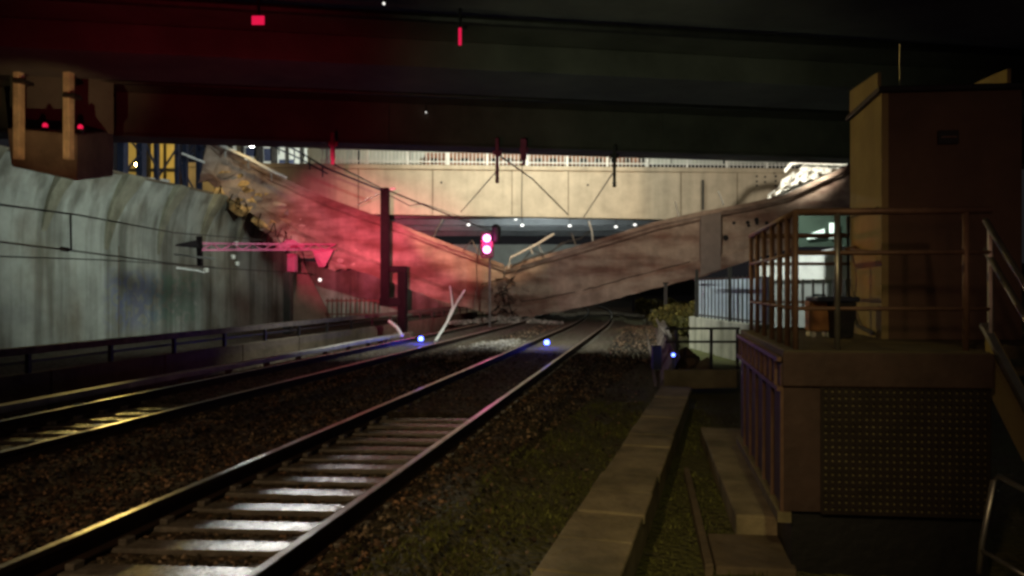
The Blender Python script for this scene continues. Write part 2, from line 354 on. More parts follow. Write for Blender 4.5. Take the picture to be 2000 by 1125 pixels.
def near_sample():
    Y = 3.2 + 17 * random.random() ** 1.6
    u = random.uniform(-9.3, -0.2)
    p = T(u, Y)
    x = 1000 + F * p.x / Y
    if x < -80 or x > 1500: return None
    v = p.x - 0.293 * Y
    if -1.2 < v < -0.58: return None
    if v > -0.5: return None
    if v > -2.3 and random.random() < 0.90: return None
    dz = 0.0
    for uc in (-3.06, -7.26):
        if abs(u - uc) < 0.8: dz = -0.012
        if abs(abs(u - uc) - 0.77) < 0.085: return None
        if abs(u - uc) < 1.3 and ((Y + 0.07 * (u - uc) + 1.0 - 0.3 + .11) % 0.45) < 0.22 and abs(u - uc) < .8: return None
    return (p.x, p.y, gh(u, Y) + 0.008 + dz)
stones('ballast_stones', 52000, near_sample, 0.014, 0.032, M['stone'])
def mid_sample():
    Y = random.uniform(18, 36); u = random.uniform(-8.8, 0); p = T(u, Y)
    for uc in (-3.06, -7.26):
        if abs(abs(u - uc) - 0.77) < 0.1: return None
    return (p.x, p.y, -0.20)
stones('distant_ballast_stones', 14000, mid_sample, 0.03, 0.055, M['stone'])
def rub_sample():
    a = random.uniform(0, 6.28); r = random.random() ** .7
    u = -4.9 + 1.1 * r * math.cos(a); Y = 22 + 3.8 * r * math.sin(a); p = T(u, Y)
    return (p.x, p.y, -0.17 + 0.06 * (1 - r))
stones('scattered_rubble', 900, rub_sample, 0.03, 0.07, M['palerubble'])
def heap_sample():
    a = random.uniform(0, 6.28); r = random.random() ** .6
    X = -.4 + 3.0 * r * math.cos(a); Y = 38.2 + 1.3 * r * math.sin(a)
    return (X, Y, -.18 + .35 * (1 - r) * random.random())
stones('fallen_concrete_bits', 900, heap_sample, 0.05, 0.16, M['palerubble'])
# weeds and moss blades beside the trough
gb = MB()
for _ in range(26000):
    Y = 3.5 + 9 * random.random() ** 1.3; v = random.uniform(-2.3, -0.5) if random.random() < .75 else random.uniform(-.5, 0.3)
    if -1.2 < v < -0.55: continue
    X = v + 0.293 * Y
    if math.sin(X * 5.1 + 1) * math.sin(Y * 3.3) + random.uniform(-.8, .8) < -0.05: continue
    u = X - .196 * Y
    if u > 0.75: continue
    z = gh(u, Y); h = random.uniform(.015, .05); a = random.uniform(0, 6.28); r = random.uniform(.006, .014)
    dx, dy = math.cos(a) * r, math.sin(a) * r
    gb.quad([(X - dx, Y - dy, z), (X + dx, Y + dy, z), (X + random.uniform(-.03, .03), Y + random.uniform(-.03, .03), z + h)])
struct(gb.build('moss_and_weeds', M['leaf']), 'stuff')

# ================================================================== RAILWAY TRACKS
SL = MB(); 
def railway(label, uc, y0, y1, n0):
    base = T(uc, y0, -0.25); t = thing('railway_track', label, 'track', base, 'tracks under the bridges')
    for sgn in (-1, 1):
        prof = [(-.07, -.17), (.07, -.17), (.07, -.155), (.012, -.14), (.012, -.045), (.035, -.035), (.035, -.006), (.028, 0), (-.028, 0), (-.035, -.006), (-.035, -.035), (-.012, -.045), (-.012, -.14), (-.07, -.155)]
        mb = MB(); rings = []; Y = y0; st = []
        while Y <= y1: st.append(Y); Y += 1.0 if Y < 30 else 2.5
        for Y in st:
            p = T(uc + sgn * 0.765, Y); i = len(mb.v); rings.append(i)
            mb.v += [(p.x + a, p.y, b) for a, b in prof]
        n = len(prof)
        for a, b in zip(rings, rings[1:]):
            for j in range(n):
                mb.f.append((a + j, a + (j + 1) % n, b + (j + 1) % n, b + j))
        r = mb.build('rail', M['railside'], t)
        r.data.materials.append(M['railhead'])
        for k, poly in enumerate(r.data.polygons):
            if k % n in (6, 7, 8): poly.material_index = 1
    k = 0; Y = y0 + 0.3
    dirv = Vector((0.196, 1, 0)).normalized(); cr = Vector((1, -0.07, 0)).normalized()
    proto = None
    while k < n0 and Y < y1 - 1:
        p = T(uc, Y, -0.165)
        if proto is None:
            mb = MB(); o = Vector(base)
            a = cr * 1.25; b = dirv * 0.10; lo = Vector((0, 0, -0.12))
            mb.hexa([p - a - b * 1.15 + lo, p + a - b * 1.15 + lo, p + a + b * 1.15 + lo, p - a + b * 1.15 + lo], [p - a - b, p + a - b, p + a + b, p - a + b])
            for s2 in (-1, 1):                       # rail fastenings
                for s3 in (-1, 1):
                    q = p + cr * (s2 * 0.765 + s3 * 0.11); mb.box(q - cr * .03 - dirv * .05, cr * .06, dirv * .10, (0, 0, .045))
            proto = mb.build('sleeper', M['sleeper'], t, bevel=0.008); p0 = p.copy()
        else:
            s = proto.copy(); C.objects.link(s); s.parent = t; s.location = (p - p0) + Vector((0, random.uniform(-.015, .015), random.uniform(-.006, .004)))
            s.rotation_euler = (random.uniform(-.012, .012), random.uniform(-.008, .008), random.uniform(-.008, .008))
        k += 1; Y += 0.45
    return t
railway('right hand railway track running from the foreground under the broken girder', -3.06, -1.0, 78, 99)
railway('left hand railway track beside the low parapet and pale duct', -7.26, -1.0, 78, 99)

# cable trough of concrete lids
v0 = Vector((0.293, 1, 0)).normalized(); vx = Vector((1, -0.293, 0)).normalized()
tr = thing('cable_trough', 'mossy concrete cable trough of butted lids running past the track', 'cable trough', (-0.88 + .293 * 2, 2, -.2))
Y = 2.0
while Y < 12.0:
    c = Vector((-0.88 + 0.293 * Y, Y, -0.10)); ln = 0.592; j = random.uniform(-.008, .008)
    MB().box(c - vx * (.25 + j), vx * .5, v0 * ln, (0, 0, .07 + random.uniform(-.006, .008))).build('lid', M['trough'], tr, bevel=0.012)
    Y += 0.60 * v0.y
MB().box(Vector((-0.88 + .293 * 1.9, 1.9, -.32)) - vx * .235, vx * .47, v0 * 10.3, (0, 0, .215)).build('channel', M['trough'], tr)

for k, (u, Y, a, b_) in enumerate(((-8.45, 10.3, .22, .55), (-8.5, 11.6, .16, .4), (-7.2, 7.4, .28, .10), (-7.0, 9.6, .3, .12))):  # added glossy patches that catch the yellow light as glints
    mb = MB(); pts = [T(u + a * math.cos(q) * (1 + .2 * math.sin(3 * q)), Y + b_ * math.sin(q) * (1 + .25 * math.cos(2 * q)), -.148) for q in np.linspace(0, 2 * math.pi, 22)[:-1]]
    mb.quad(pts); struct(mb.build('glint_puddle', M['glint_puddle']))
# pale duct left of the left track
dt = MB()
prevs = [T(-8.95, Y, -0.02 + random.uniform(-.01, .01)) for Y in np.arange(9.5, 27, 1.5)]
dt2 = thing('cable_duct', 'long pale cable duct lying beside the left track', 'cable duct', prevs[0] - Vector((0, 0, .2)))
for a, b in zip(prevs, prevs[1:]): dt.bar(a, b, 0.20, 0.10)
dt.build('duct', M['duct'], dt2, bevel=.01)
for p in prevs: MB().box(p + Vector((-.06, -.06, -.22)), (.12, 0, 0), (0, .12, 0), (0, 0, .17)).build('support', M['shelf'], dt2)

# ================================================================== LEFT SIDE : low parapet with railing
pr = thing('low_parapet', 'long low dark parapet with a rail along the left of the tracks', 'parapet', T(-10.6, 8, -.6))
mb = MB()
for Y in np.arange(4, 46, 3.0):
    a, b = T(-10.6, Y, 0), T(-10.6, Y + 2.96, 0); nrm = Vector((-1, .196, 0)).normalized() * .18
    mb.hexa([a + Vector((0, 0, -.62)), b + Vector((0, 0, -.62)), b + nrm + Vector((0, 0, -.62)), a + nrm + Vector((0, 0, -.62))],
            [a + Vector((0, 0, .18)), b + Vector((0, 0, .18)), b + nrm + Vector((0, 0, .18)), a + nrm + Vector((0, 0, .18))])
mb.build('panel', M['shelf'], pr, bevel=.01)
mb = MB().bar(T(-10.68, 4, .55), T(-10.68, 46, .55), .12, .13); mb.build('top_rail', M['timber'], pr)
mb = MB().bar(T(-10.68, 4, .36), T(-10.68, 46, .36), .04, .05); mb.build('middle_rail', M['steel'], pr)
for Y in np.arange(5, 46, 1.9):
    MB().bar(T(-10.68, Y, -.2), T(-10.68, Y, .5), .07, .07).build('post', M['steel'], pr)

# ------------------------------------------------------------------ retaining wall with curved ribs at the top
UW = -21.5
def wall_prof(z):      # how far the wall leans out towards the track at height z
    t = max(0, (z - 3.4) / 2.6); return 0.7 * t * t
rw = thing('retaining_wall', 'tall streaked concrete retaining wall flaring outwards at its top on the left', 'wall', T(UW, 10, -.6))
mb = MB(); zs = [-.9, 0, 1, 2, 3, 3.4, 3.8, 4.2, 4.6, 5.0, 5.5, 6.0]
Yw = list(np.arange(8, 47.1, .7))
for Y in Yw:
    for z in zs:
        p = T(UW + wall_prof(z), Y, z); mb.v.append(tuple(p))
    for z in (6.0, -.9):
        p = T(UW - 1.2, Y, z); mb.v.append(tuple(p))
n = len(zs) + 2
for j in range(len(Yw) - 1):
    for i in range(n): mb.f.append((j * n + i, j * n + (i + 1) % n, (j + 1) * n + (i + 1) % n, (j + 1) * n + i))
mb.f.append(tuple(range(n))); mb.f.append(tuple((len(Yw) - 1) * n + i for i in range(n)))
mb.build('wall_face', M['wall'], rw)
rr = random.Random(11)
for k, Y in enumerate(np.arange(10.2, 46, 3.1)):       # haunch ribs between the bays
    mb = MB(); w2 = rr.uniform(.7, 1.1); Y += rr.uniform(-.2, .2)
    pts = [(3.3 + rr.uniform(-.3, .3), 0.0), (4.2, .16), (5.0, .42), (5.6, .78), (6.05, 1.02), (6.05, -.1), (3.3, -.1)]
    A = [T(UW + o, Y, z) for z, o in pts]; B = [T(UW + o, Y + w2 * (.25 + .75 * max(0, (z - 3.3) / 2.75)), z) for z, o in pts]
    mb.hexa(A, B); mb.build('rib', M['wall_rib_shade'], rw, bevel=.03)
mb = MB()
mb.hexa([T(UW - 1.25, 8, 6.055), T(UW + .85, 8, 6.055), T(UW + .85, 46, 6.055), T(UW - 1.25, 46, 6.055)],
        [T(UW - 1.25, 8, 6.16), T(UW + .85, 8, 6.16), T(UW + .85, 46, 6.16), T(UW - 1.25, 46, 6.16)])
mb.build('coping', M['shelf'], rw)
for Y in np.arange(11, 46, 6.2): MB().box(T(UW - .02, Y, -.5), (.035, 0, 0), (0, .05, 0), (0, 0, 3.8)).build('joint', M['shelf'], rw)
for z in (1.6, 3.3): MB().bar(T(UW + .012, 8.5, z), T(UW + .012, 45.8, z), .025, .03).build('form_line', M['shelf'], rw)
# sloping wing wall at the far end of the retaining wall, under the girder
ww = MB(); a0 = T(-15.6, 34.2, -.5); a1 = T(-12.4, 39, -.5)
nn = Vector((.6, -.8, 0)) * .5
ww.hexa([P(560, 632, 44), P(650, 625, 46), P(650, 625, 46.8), P(560, 632, 44.8)], [P(560, 470, 44), P(584, 500, 46), P(584, 500, 46.8), P(560, 470, 44.8)])
tag(ww.build('wing_wall', M['fargirder']), 'brownish sloping wing wall ending the retaining wall beneath the broken girder', 'wall')
# far side wall further on, behind the catenary mast
fw = MB(); fw.hexa([P(560, 625, 52), P(1010, 612, 60), P(1010, 612, 61), P(560, 625, 53)], [P(560, 505, 52), P(1010, 560, 60), P(1010, 560, 61), P(560, 505, 53)])
tag(fw.build('abutment_wall', M['wall']), 'dim grey green wall seen low beneath the left half of the broken girder', 'wall')
ff = thing('picket_fence', 'thin upright bar fence before the dim wall under the red part of the girder', 'fence', P(690, 618, 44))
mb = MB()
for x in range(640, 745, 9): mb.bar(P(x, 622, 44), P(x, 583, 44), .06)
mb.build('pickets', M['rustrail'], ff); MB().bar(P(636, 588, 44), P(748, 588, 44), .08).build('top_rail', M['rustrail'], ff)
mb = MB().bar(P(636, 614, 44), P(748, 614, 44), .08); mb.build('bottom_rail', M['rustrail'], ff)

# ------------------------------------------------------------------ steel frame structure standing on the wall top
sc = thing('steel_frame', 'dark blue steel posts and braces standing on the retaining wall', 'scaffold', P(330, 360, 24))
KF = 1.335
posts = [(240, 22.2, 14), (276, 23.2, 13), (306, 23.9, 8), (346, 25.1, 7), (362, 25.5, 8), (389, 26.3, 9), (424, 27.3, 8)]
posts = [(a, b * KF, c) for a, b, c in posts]
for x, Y, wpx in posts:
    MB().bar((P(x, 400, Y).x, Y, 6.0), (P(x, 230, Y).x, Y, P(x, 230, Y).z), wpx / F * Y, wpx / F * Y).build('post', M['bluesteel'], sc)
for (x0, y0, x1, y1, Y) in [(245, 262, 275, 300, 23), (276, 262, 306, 330, 23.6), (310, 345, 345, 290, 24.6), (246, 335, 275, 300, 22.8), (346, 262, 362, 390, 25.2), (362, 310, 389, 262, 25.8), (390, 300, 424, 262, 26.8), (362, 340, 389, 390, 25.9), (389, 268, 424, 268, 26.8), (346, 276, 424, 276, 26.2), (330, 270, 425, 282, 26.4)]:
    MB().bar(P(x0, y0, Y * KF), P(x1, y1, Y * KF), .07).build('brace', M['bluesteel'], sc)
mb = MB().bar(P(232, 343, 29.4), P(330, 354, 33), .10); mb.build('kick_rail', M['white'], sc)
mb = MB()
for x, y, s in ((352, 265, .5), (377, 272, .6), (405, 270, .5), (395, 290, .3), (372, 300, .25)):
    p = P(x, y, 26 * KF); MB().rock(p, s, (.7, .3, .45), seed=int(x)).build('cable_bundle', M['bluesteel'], sc)
yb = thing('yellow_building', 'yellow lit facade with dark frames behind the steel posts', 'building', P(300, 360, 34))
mb = MB().hexa([P(232, 375, 44), P(345, 375, 44), P(345, 375, 48), P(232, 375, 48)], [P(232, 225, 44), P(345, 225, 44), P(345, 225, 48), P(232, 225, 48)])
mb.build('wall', M['yellowfacade'], yb)
mb = MB().bar(P(290, 352, 43.9), P(290, 230, 43.9), .2).bar(P(322, 352, 43.9), P(322, 230, 43.9), .12).bar(P(235, 332, 43.9), P(345, 332, 43.9), .15)
mb.build('frame', M['steel'], yb)
spot('yellow_facade_lamp', P(290, 215, 37), P(288, 300, 44), 1300, (1.0, .75, .3), 120, .9, .05)

def floodlight(x, y, Y, r, m, label, cat='floodlight', face=None, grp=None):
    p = P(x, y, Y); t = thing('floodlight', label, cat, p, grp)
    d = (Vector((0, 0, CAMZ)) - p).normalized() if face is None else Vector(face)
    MB().lathe(p + d * .0, d, [(-.25, r * .4), (-.2, r * .9), (0, r * 1.1), (.02, r * 1.1)], 14).build('housing', M['steel'], t)
    MB().lathe(p + d * .021, d, [(0, r), (.01, r), (.03, r * .6)], 14).build('lens', m, t)
    return t
floodlight(268, 322, 38, .10, M['lampyellow'], 'small yellow lamp glowing low between the steel posts on the wall')
floodlight(492, 278, 62, .42, M['lampwhite'], 'brightest white floodlight just below the near bridge, left of centre')
floodlight(466, 274, 60, .26, M['lampwhite'], 'smaller white floodlight left of the brightest one under the near bridge')
floodlight(435, 272, 56, .18, M['lampwhite'], 'small white floodlight beside the last blue steel post')
floodlight(418, 283, 50, .10, M['lampwhite'], 'tiny white lamp at the top of the broken girder\'s left end')
floodlight(625, 547, 50, .11, M['lampwhite_small'], 'lone small white lamp low under the red lit girder')

# pale station buildings behind
pb = thing('pale_building', 'pale flood lit building with dark columns beyond the broken girder', 'building', P(540, 360, 66))
MB().hexa([P(430, 345, 66), P(660, 345, 66), P(660, 345, 72), P(430, 345, 72)], [P(430, 215, 66), P(660, 215, 66), P(660, 215, 72), P(430, 215, 72)]).build('wall', M['facade'], pb)
for k, (x, wpx) in enumerate([(450, 6), (474, 5), (505, 6), (512, 4), (536, 9), (560, 5), (588, 4)]):
    MB().bar(P(x, 330, 65.4), P(x, 215, 65.4), wpx / F * 65).build('column', M['steel'], pb)
for k, (x0, x1, y0, y1) in enumerate([(440, 470, 300, 322), (480, 500, 288, 306), (516, 530, 290, 315), (545, 575, 312, 328)]):
    MB().hexa([P(x0, y1, 65.9), P(x1, y1, 65.9), P(x1, y1, 65.95), P(x0, y1, 65.95)], [P(x0, y0, 65.9), P(x1, y0, 65.9), P(x1, y0, 65.95), P(x0, y0, 65.95)]).build('window', M['bluesteel'], pb)
point('pale_building_lamp', P(545, 262, 60), 1500, (.95, 1, .95), .05)

# ================================================================== THE COLLAPSED GIRDER (two halves in a V)
def sweep(mb, stations, prof, closed=True):
    rings = []; n = len(prof)
    for (top, bot, jit) in stations:
        top, bot = Vector(top), Vector(bot); up = (top - bot)
        i = len(mb.v); rings.append(i)
        for d, h in prof:
            r = Vector((random.uniform(-1, 1), random.uniform(-1, 1), random.uniform(-1, 1))) * jit
            mb.v.append(tuple(bot + up * h + Vector((0, d, 0)) + r))
    for a, b in zip(rings, rings[1:]):
        for j in range(n): mb.f.append((a + j, a + (j + 1) % n, b + (j + 1) % n, b + j))
    mb.f.append(tuple(rings[0] + j for j in range(n))); mb.f.append(tuple(rings[-1] + j for j in reversed(range(n))))
def interp(tab, x):
    for (x0, *a), (x1, *b) in zip(tab, tab[1:]):
        if x <= x1:
            t = (x - x0) / (x1 - x0); return [p + (q - p) * t for p, q in zip(a, b)]
    return list(tab[-1][1:])
#              x    ytop ybot  Y
left_tab = [(395, 275, 352, 35), (430, 290, 375, 35.4), (481, 316, 408, 35.9), (541, 345, 452, 36.5), (592, 368, 490, 37), (640, 390, 506, 37.4), (700, 411, 530, 38), (782, 441, 558, 38.6), (850, 468, 584, 39), (920, 495, 604, 39.2), (984, 519, 620, 39.4)]
right_tab = [(986, 523, 622, 39.4), (1060, 502, 615, 39), (1150, 476, 598, 38.4), (1278, 436, 564, 37.6), (1372, 415, 541, 37), (1466, 398, 508, 36.4), (1534, 383, 490, 36), (1600, 352, 462, 35.5), (1665, 322, 440, 35)]
I_PROF = [(0, 0), (0, .20), (.22, .27), (.22, .86), (.05, .90), (.05, 1.0), (1.25, 1.0), (1.25, .90), (1.0, .86), (1.0, .27), (1.2, .20), (1.2, 0)]
def girder(tab, label, npx, jit):
    xs = np.linspace(tab[0][0], tab[-1][0], npx)
    mid = interp(tab, xs[len(xs) // 2]); t = thing('collapsed_girder', label, 'bridge girder', P(xs[len(xs) // 2], mid[1], mid[2]), 'halves of the collapsed bridge')
    st = []
    for x in xs:
        yt, yb, Y = interp(tab, x); st.append((P(x, yt, Y), P(x, yb, Y), jit if x > 570 else jit + .16 * (570 - x) / 170))
    mb = MB(); sweep(mb, st, I_PROF); mb.build('beam', M['girder'], t)
    # kerb / edge strip proud of the top
    mb = MB(); sweep(mb, [(a + Vector((0, -.07, .06)), a + Vector((0, -.07, -.16)), jit * .5) for a, b, _ in st], [(0, 0), (0, 1), (.2, 1), (.2, 0)]); mb.build('edge_kerb', M['girder'], t)
    # deck behind
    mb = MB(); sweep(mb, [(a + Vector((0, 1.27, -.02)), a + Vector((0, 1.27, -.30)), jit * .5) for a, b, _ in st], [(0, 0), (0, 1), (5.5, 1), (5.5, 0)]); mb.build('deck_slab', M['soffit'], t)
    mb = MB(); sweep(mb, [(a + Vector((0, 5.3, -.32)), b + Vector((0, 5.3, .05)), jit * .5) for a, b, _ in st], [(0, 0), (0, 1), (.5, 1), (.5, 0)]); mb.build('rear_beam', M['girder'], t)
    return t, st
lg, lst = girder(left_tab, 'left half of the snapped concrete girder, lit red, its upper end crumbling on the wall', 42, .035)
rg, rst = girder(right_tab, 'right half of the snapped concrete girder, brown stained with dark holes near its upper end', 46, .02)
# crumbled upper end of the left half
def lumps(n, xa, xb, up, r0, r1, dmin, dmax, sq, seed, name, m):
    mb = MB(); q = random.Random(seed)
    for k in range(n):
        x = q.uniform(xa, xb); yt, yb, Y = interp(left_tab, x)
        t = q.random() ** 1.6; y = yb + 4 - t * up
        mb.rock(P(x, y, Y - q.uniform(dmin, dmax)), q.uniform(r0, r1) * (1 - .5 * t), sq, seed=seed + k)
    struct(mb.build(name, m, lg), 'stuff')
lumps(20, 425, 520, 62, .3, .8, -.55, -.05, (1.2, .5, .8), 10, 'broken_concrete', M['broken'])
lumps(16, 420, 560, 75, .25, .7, -.5, -.05, (1.3, .5, .7), 60, 'broken_concrete', M['diaphragm'])
lumps(26, 520, 600, 58, .2, .6, -.3, .06, (1.4, .4, .7), 110, 'broken_concrete', M['girder'])
lumps(34, 540, 690, 62, .25, .75, -.5, -.16, (1.7, .35, .6), 200, 'spalled_face', M['girder_edge'])
mb = MB(); q = random.Random(5)      # bent bars hanging from the broken edge
for k in range(16):
    x = q.uniform(430, 600); yt, yb, Y = interp(left_tab, x); p = P(x, yb, Y - .1)
    mb.tube([p + Vector((0, 0, .3)), p + Vector((q.uniform(-.2, .2), -.1, -.15)), p + Vector((q.uniform(-.5, .3), -.2, q.uniform(-.9, -.3)))], .025, 5)
struct(mb.build('reinforcing_bar', M['mast'], lg), 'stuff')
mb = MB()      # cracked hinge at the bottom of the V
for k in range(46):
    x = random.gauss(985, 26); yt, yb, Y = interp(left_tab, min(984, x)); y = random.uniform(545, 622)
    mb.rock(P(x, y, 39.3 - random.uniform(-.3, .15)), random.uniform(.12, .36), (1, .6, 1), seed=400 + k)
struct(mb.build('crushed_concrete', M['girder'], rg), 'stuff')
mb = MB()
for k in range(16):
    x = random.gauss(985, 12); y = random.uniform(530, 615); p = P(x, y, 39.0)
    mb.tube([p, p + Vector((random.uniform(-.5, .5), -.2, random.uniform(-.3, .5))), p + Vector((random.uniform(-.9, .9), -.3, random.uniform(-.8, .4)))], .022, 5)
mb.build('reinforcing_bar', M['mast'], rg)
# crack lines and dark lower band along right half
mb = MB()
for (x0, x1, f) in ((1020, 1350, .27),):
    pts = []
    for x in np.linspace(x0, x1, 26):
        yt, yb, Y = interp(right_tab, x); a, b = P(x, yt, Y), P(x, yb, Y); pts.append(b + (a - b) * (f + random.uniform(-.012, .012)) + Vector((0, .205, 0)))
    mb.tube(pts, .022, 5)
mb.build('crack', M['mast'], rg)
mb = MB()      # grey diaphragm stiffener
def quadface(tab, x0, x1, d0, d1, f0=0.0, f1=1.0):
    A = []
    for x in (x0, x1):
        yt, yb, Y = interp(tab, x); a, b = P(x, yt, Y), P(x, yb, Y); A.append((b + (a - b) * f0, b + (a - b) * f1))
    V3 = Vector((0, d0, 0)); V4 = Vector((0, d1, 0))
    mb.hexa([A[0][0] + V3, A[1][0] + V3, A[1][0] + V4, A[0][0] + V4], [A[0][1] + V3, A[1][1] + V3, A[1][1] + V4, A[0][1] + V4])
quadface(right_tab, 1368, 1408, -.05, .5, .02, .95); mb.build('stiffener', M['diaphragm'], rg, bevel=.02)
for (x, y, r) in ((1417, 465, .14), (1433, 436, .08), (1460, 435, .09), (1462, 441, .07), (1477, 430, .11), (1478, 436, .09), (1497, 436, .09)):
    p = P(x, y, interp(right_tab, x)[2] + .17); MB().lathe(p, (0, -1, 0), [(0, r), (.035, r)], 12).build('drain_hole', M['black'], rg)

# red painted drop rail / white handrail lying along the left half's top
wr = thing('bent_handrail', 'bright white handrail running down along the top of the left girder half', 'handrail', P(470, 330, 34.6))
MB().tube([P(400, 266, 34.2), P(440, 288, 34.2), P(485, 309, 34.4), (P(530, 334, 34.8)), P(560, 348, 35.2)], .07, 6).build('rail', M['white'], wr)
MB().tube([P(355, 300, 33), P(400, 318, 33.6)], .05, 6).build('loose_rail', M['white'], wr)
for x, y in ((440, 292), (485, 313), (530, 338)): MB().tube([P(x, y, 34.8), P(x, y + 16, 34.9)], .04, 5).build('post', M['galv'], wr)
dr = thing('dark_handrail', 'dark handrail sloping down before the pale building to the far girder', 'handrail', P(590, 330, 44))
MB().tube([P(520, 268, 45), P(575, 292, 45), P(640, 330, 45), P(745, 372, 45)], .06, 6).build('rail', M['bluesteel'], dr)
MB().tube([P(530, 285, 45.1), P(585, 310, 45.1), P(640, 340, 45.1)], .05, 6).build('lower_rail', M['bluesteel'], dr)
for x, y in ((545, 280), (575, 292), (605, 310), (630, 324)): MB().tube([P(x, y, 45), P(x, y + 22, 45)], .04, 5).build('post', M['bluesteel'], dr)

# ================================================================== FAR BRIDGE
fb = thing('far_bridge', 'intact pale concrete bridge crossing behind the broken girder', 'bridge', P(1100, 425, 46))
def fq(x0, x1, yt0, yt1, yb0, yb1, Y, d):
    return MB().hexa([P(x0, yb0, Y), P(x1, yb1, Y), P(x1, yb1, Y) + Vector((0, d, 0)), P(x0, yb0, Y) + Vector((0, d, 0))],
                     [P(x0, yt0, Y), P(x1, yt1, Y), P(x1, yt1, Y) + Vector((0, d, 0)), P(x0, yt0, Y) + Vector((0, d, 0))])
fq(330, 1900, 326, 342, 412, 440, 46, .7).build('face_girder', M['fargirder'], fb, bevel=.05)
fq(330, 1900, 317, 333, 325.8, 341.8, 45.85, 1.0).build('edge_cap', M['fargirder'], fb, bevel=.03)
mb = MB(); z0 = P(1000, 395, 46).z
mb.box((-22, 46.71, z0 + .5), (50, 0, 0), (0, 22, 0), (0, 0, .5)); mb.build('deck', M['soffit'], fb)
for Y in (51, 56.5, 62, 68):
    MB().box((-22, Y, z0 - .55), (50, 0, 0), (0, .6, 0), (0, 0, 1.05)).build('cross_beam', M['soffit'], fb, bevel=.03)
for x, y in ((1478, 345), (1494, 346), (1515, 345), (1478, 355), (1494, 356), (1515, 354), (1478, 363), (1515, 363), (862, 357), (1148, 362), (1512, 338)):
    MB().lathe(P(x, y, 45.99), (0, -1, 0), [(0, .07), (.02, .07)], 8).build('anchor_bolt', M['black'], fb)
for x in (700, 845, 1000, 1110, 1330, 1440): MB().bar(P(x, 330 + (x - 640) * .01, 45.99), P(x, 416 + (x - 640) * .012, 45.99), .05, .03).build('panel_joint', M['shelf'], fb)
MB().tube([P(1373, 352, 45.8), P(1373, 410, 45.8)], .07, 6).build('drain_pipe', M['steel'], fb)
for x, y in ((915, 441), (1020, 442), (1007, 430), (1113, 443), (1203, 445), (1240, 441)):
    p = P(x, y, 55); t = thing('soffit_lamp', {915: 'round soffit lamp left of the red signal', 1020: 'soffit lamp just right of the signal, lower of a pair', 1007: 'soffit lamp just right of the signal, upper of a pair', 1113: 'soffit lamp midway along the far bridge underside', 1203: 'soffit lamp right of the middle under the far bridge', 1240: 'last soffit lamp before the right girder half'}[x], 'lamp', p, 'small lamps under the far bridge')
    MB().tube([p + Vector((0, 0, .1)), (p.x, p.y, z0 + .5)], .03, 5).build('stem', M['steel'], t)
    MB().lathe(p + Vector((0, 0, .15)), (0, 0, -1), [(0, .04), (.05, .12), (.14, .13), (.17, .07)], 10).build('globe', M['lampwhite_small'], t)
spot('soffit_wash', (1.5, 52, 3.2), (1.5, 56, 7), 1500, (.85, .95, 1.0), 150, .6, .1)
dw = MB().hexa([P(780, 545, 105), P(1260, 545, 105), P(1260, 545, 106), P(780, 545, 106)], [P(780, 478, 105), P(1260, 478, 105), P(1260, 478, 106), P(780, 478, 106)])
tag(dw.build('distant_wall', M['facade']), 'grey lit wall far off under the far bridge behind the signal', 'wall')
spot('distant_wall_fill', (0, 88, 7.5), (1, 105, 4.5), 1500, (.9, 1, .95), 120, .9, .1)  # added unseen light for the distant wall
# railing on the far bridge
fr = thing('bridge_railing', 'pale upright bar railing along the top of the far bridge', 'railing', P(1000, 322, 45.9))
mb = MB(); 
for x in np.arange(630, 1560, 7.5):
    yb = 317 + (x - 330) * .0102; mb.bar(P(x, yb, 46.1), P(x, yb - 44, 46.1), .045)
mb.build('bars', M['white'], fr)
mb = MB()
for dy, hh in ((44, .08), (6, .06), (28, .05)): mb.bar(P(625, 320 - dy, 46.1), P(1560, 329.5 - dy, 46.1), hh)
mb.build('rails', M['white'], fr)
for x in np.arange(640, 1560, 78):
    yb = 317 + (x - 330) * .0102; MB().bar(P(x, yb, 46.05), P(x, yb - 46, 46.05), .14).build('post', M['white'], fr)
ng = thing('noise_barrier', 'pale green lit barrier panels standing behind the far railing', 'barrier', P(1000, 320, 50))
for k, x in enumerate(range(600, 1620, 102)):
    MB().box(P(x, 320, 50), (98 / F * 50, 0, 0), (0, .1, 0), (0, 0, 1.9)).build('panel', M['facade'], ng)
bw = thing('brick_wall', 'reddish brick wall with dark openings behind the far railing', 'wall', P(1040, 320, 49))
MB().box(P(830, 322, 49), (425 / F * 49, 0, 0), (0, .3, 0), (0, 0, .78)).build('wall', M['brick'], bw)
for x in range(842, 1250, 29):
    MB().box(P(x, 318, 48.95), (14 / F * 49, 0, 0), (0, .06, 0), (0, 0, .30)).build('opening', M['black'], bw)
spot('railing_wash', (0.0, 36, 12.6), (0.5, 48, 9.5), 6500, (.95, 1, .85), 110, .8, .1)

# ================================================================== NEAR BRIDGE (overhead, dark)
def nb(Yc, x): return Yc + 0.165 * x                  # skewed line: y as a function of x
def nbox(mb, Ya, Yb, z0, z1, xa=-30, xb=34):
    mb.hexa([(xa, nb(Ya, xa), z0), (xb, nb(Ya, xb), z0), (xb, nb(Yb, xb), z0), (xa, nb(Yb, xa), z0)],
            [(xa, nb(Ya, xa), z1), (xb, nb(Ya, xb), z1), (xb, nb(Yb, xb), z1), (xa, nb(Yb, xa), z1)]); return mb
br = thing('near_bridge', 'dark bridge deck crossing overhead in the foreground, reddish on its left', 'bridge', (0, 13, 4.8))
nbox(MB(), 17.0, 17.5, 4.84, 5.76).build('edge_beam', M['nearbridge'], br, bevel=.02)
nbox(MB(), 16.85, 17.65, 4.80, 4.86 - .022).build('bottom_flange', M['nearbridge'], br)
nbox(MB(), 12.6, 14.3, 5.30, 5.76).build('box_beam', M['nearbridge'], br, bevel=.02)
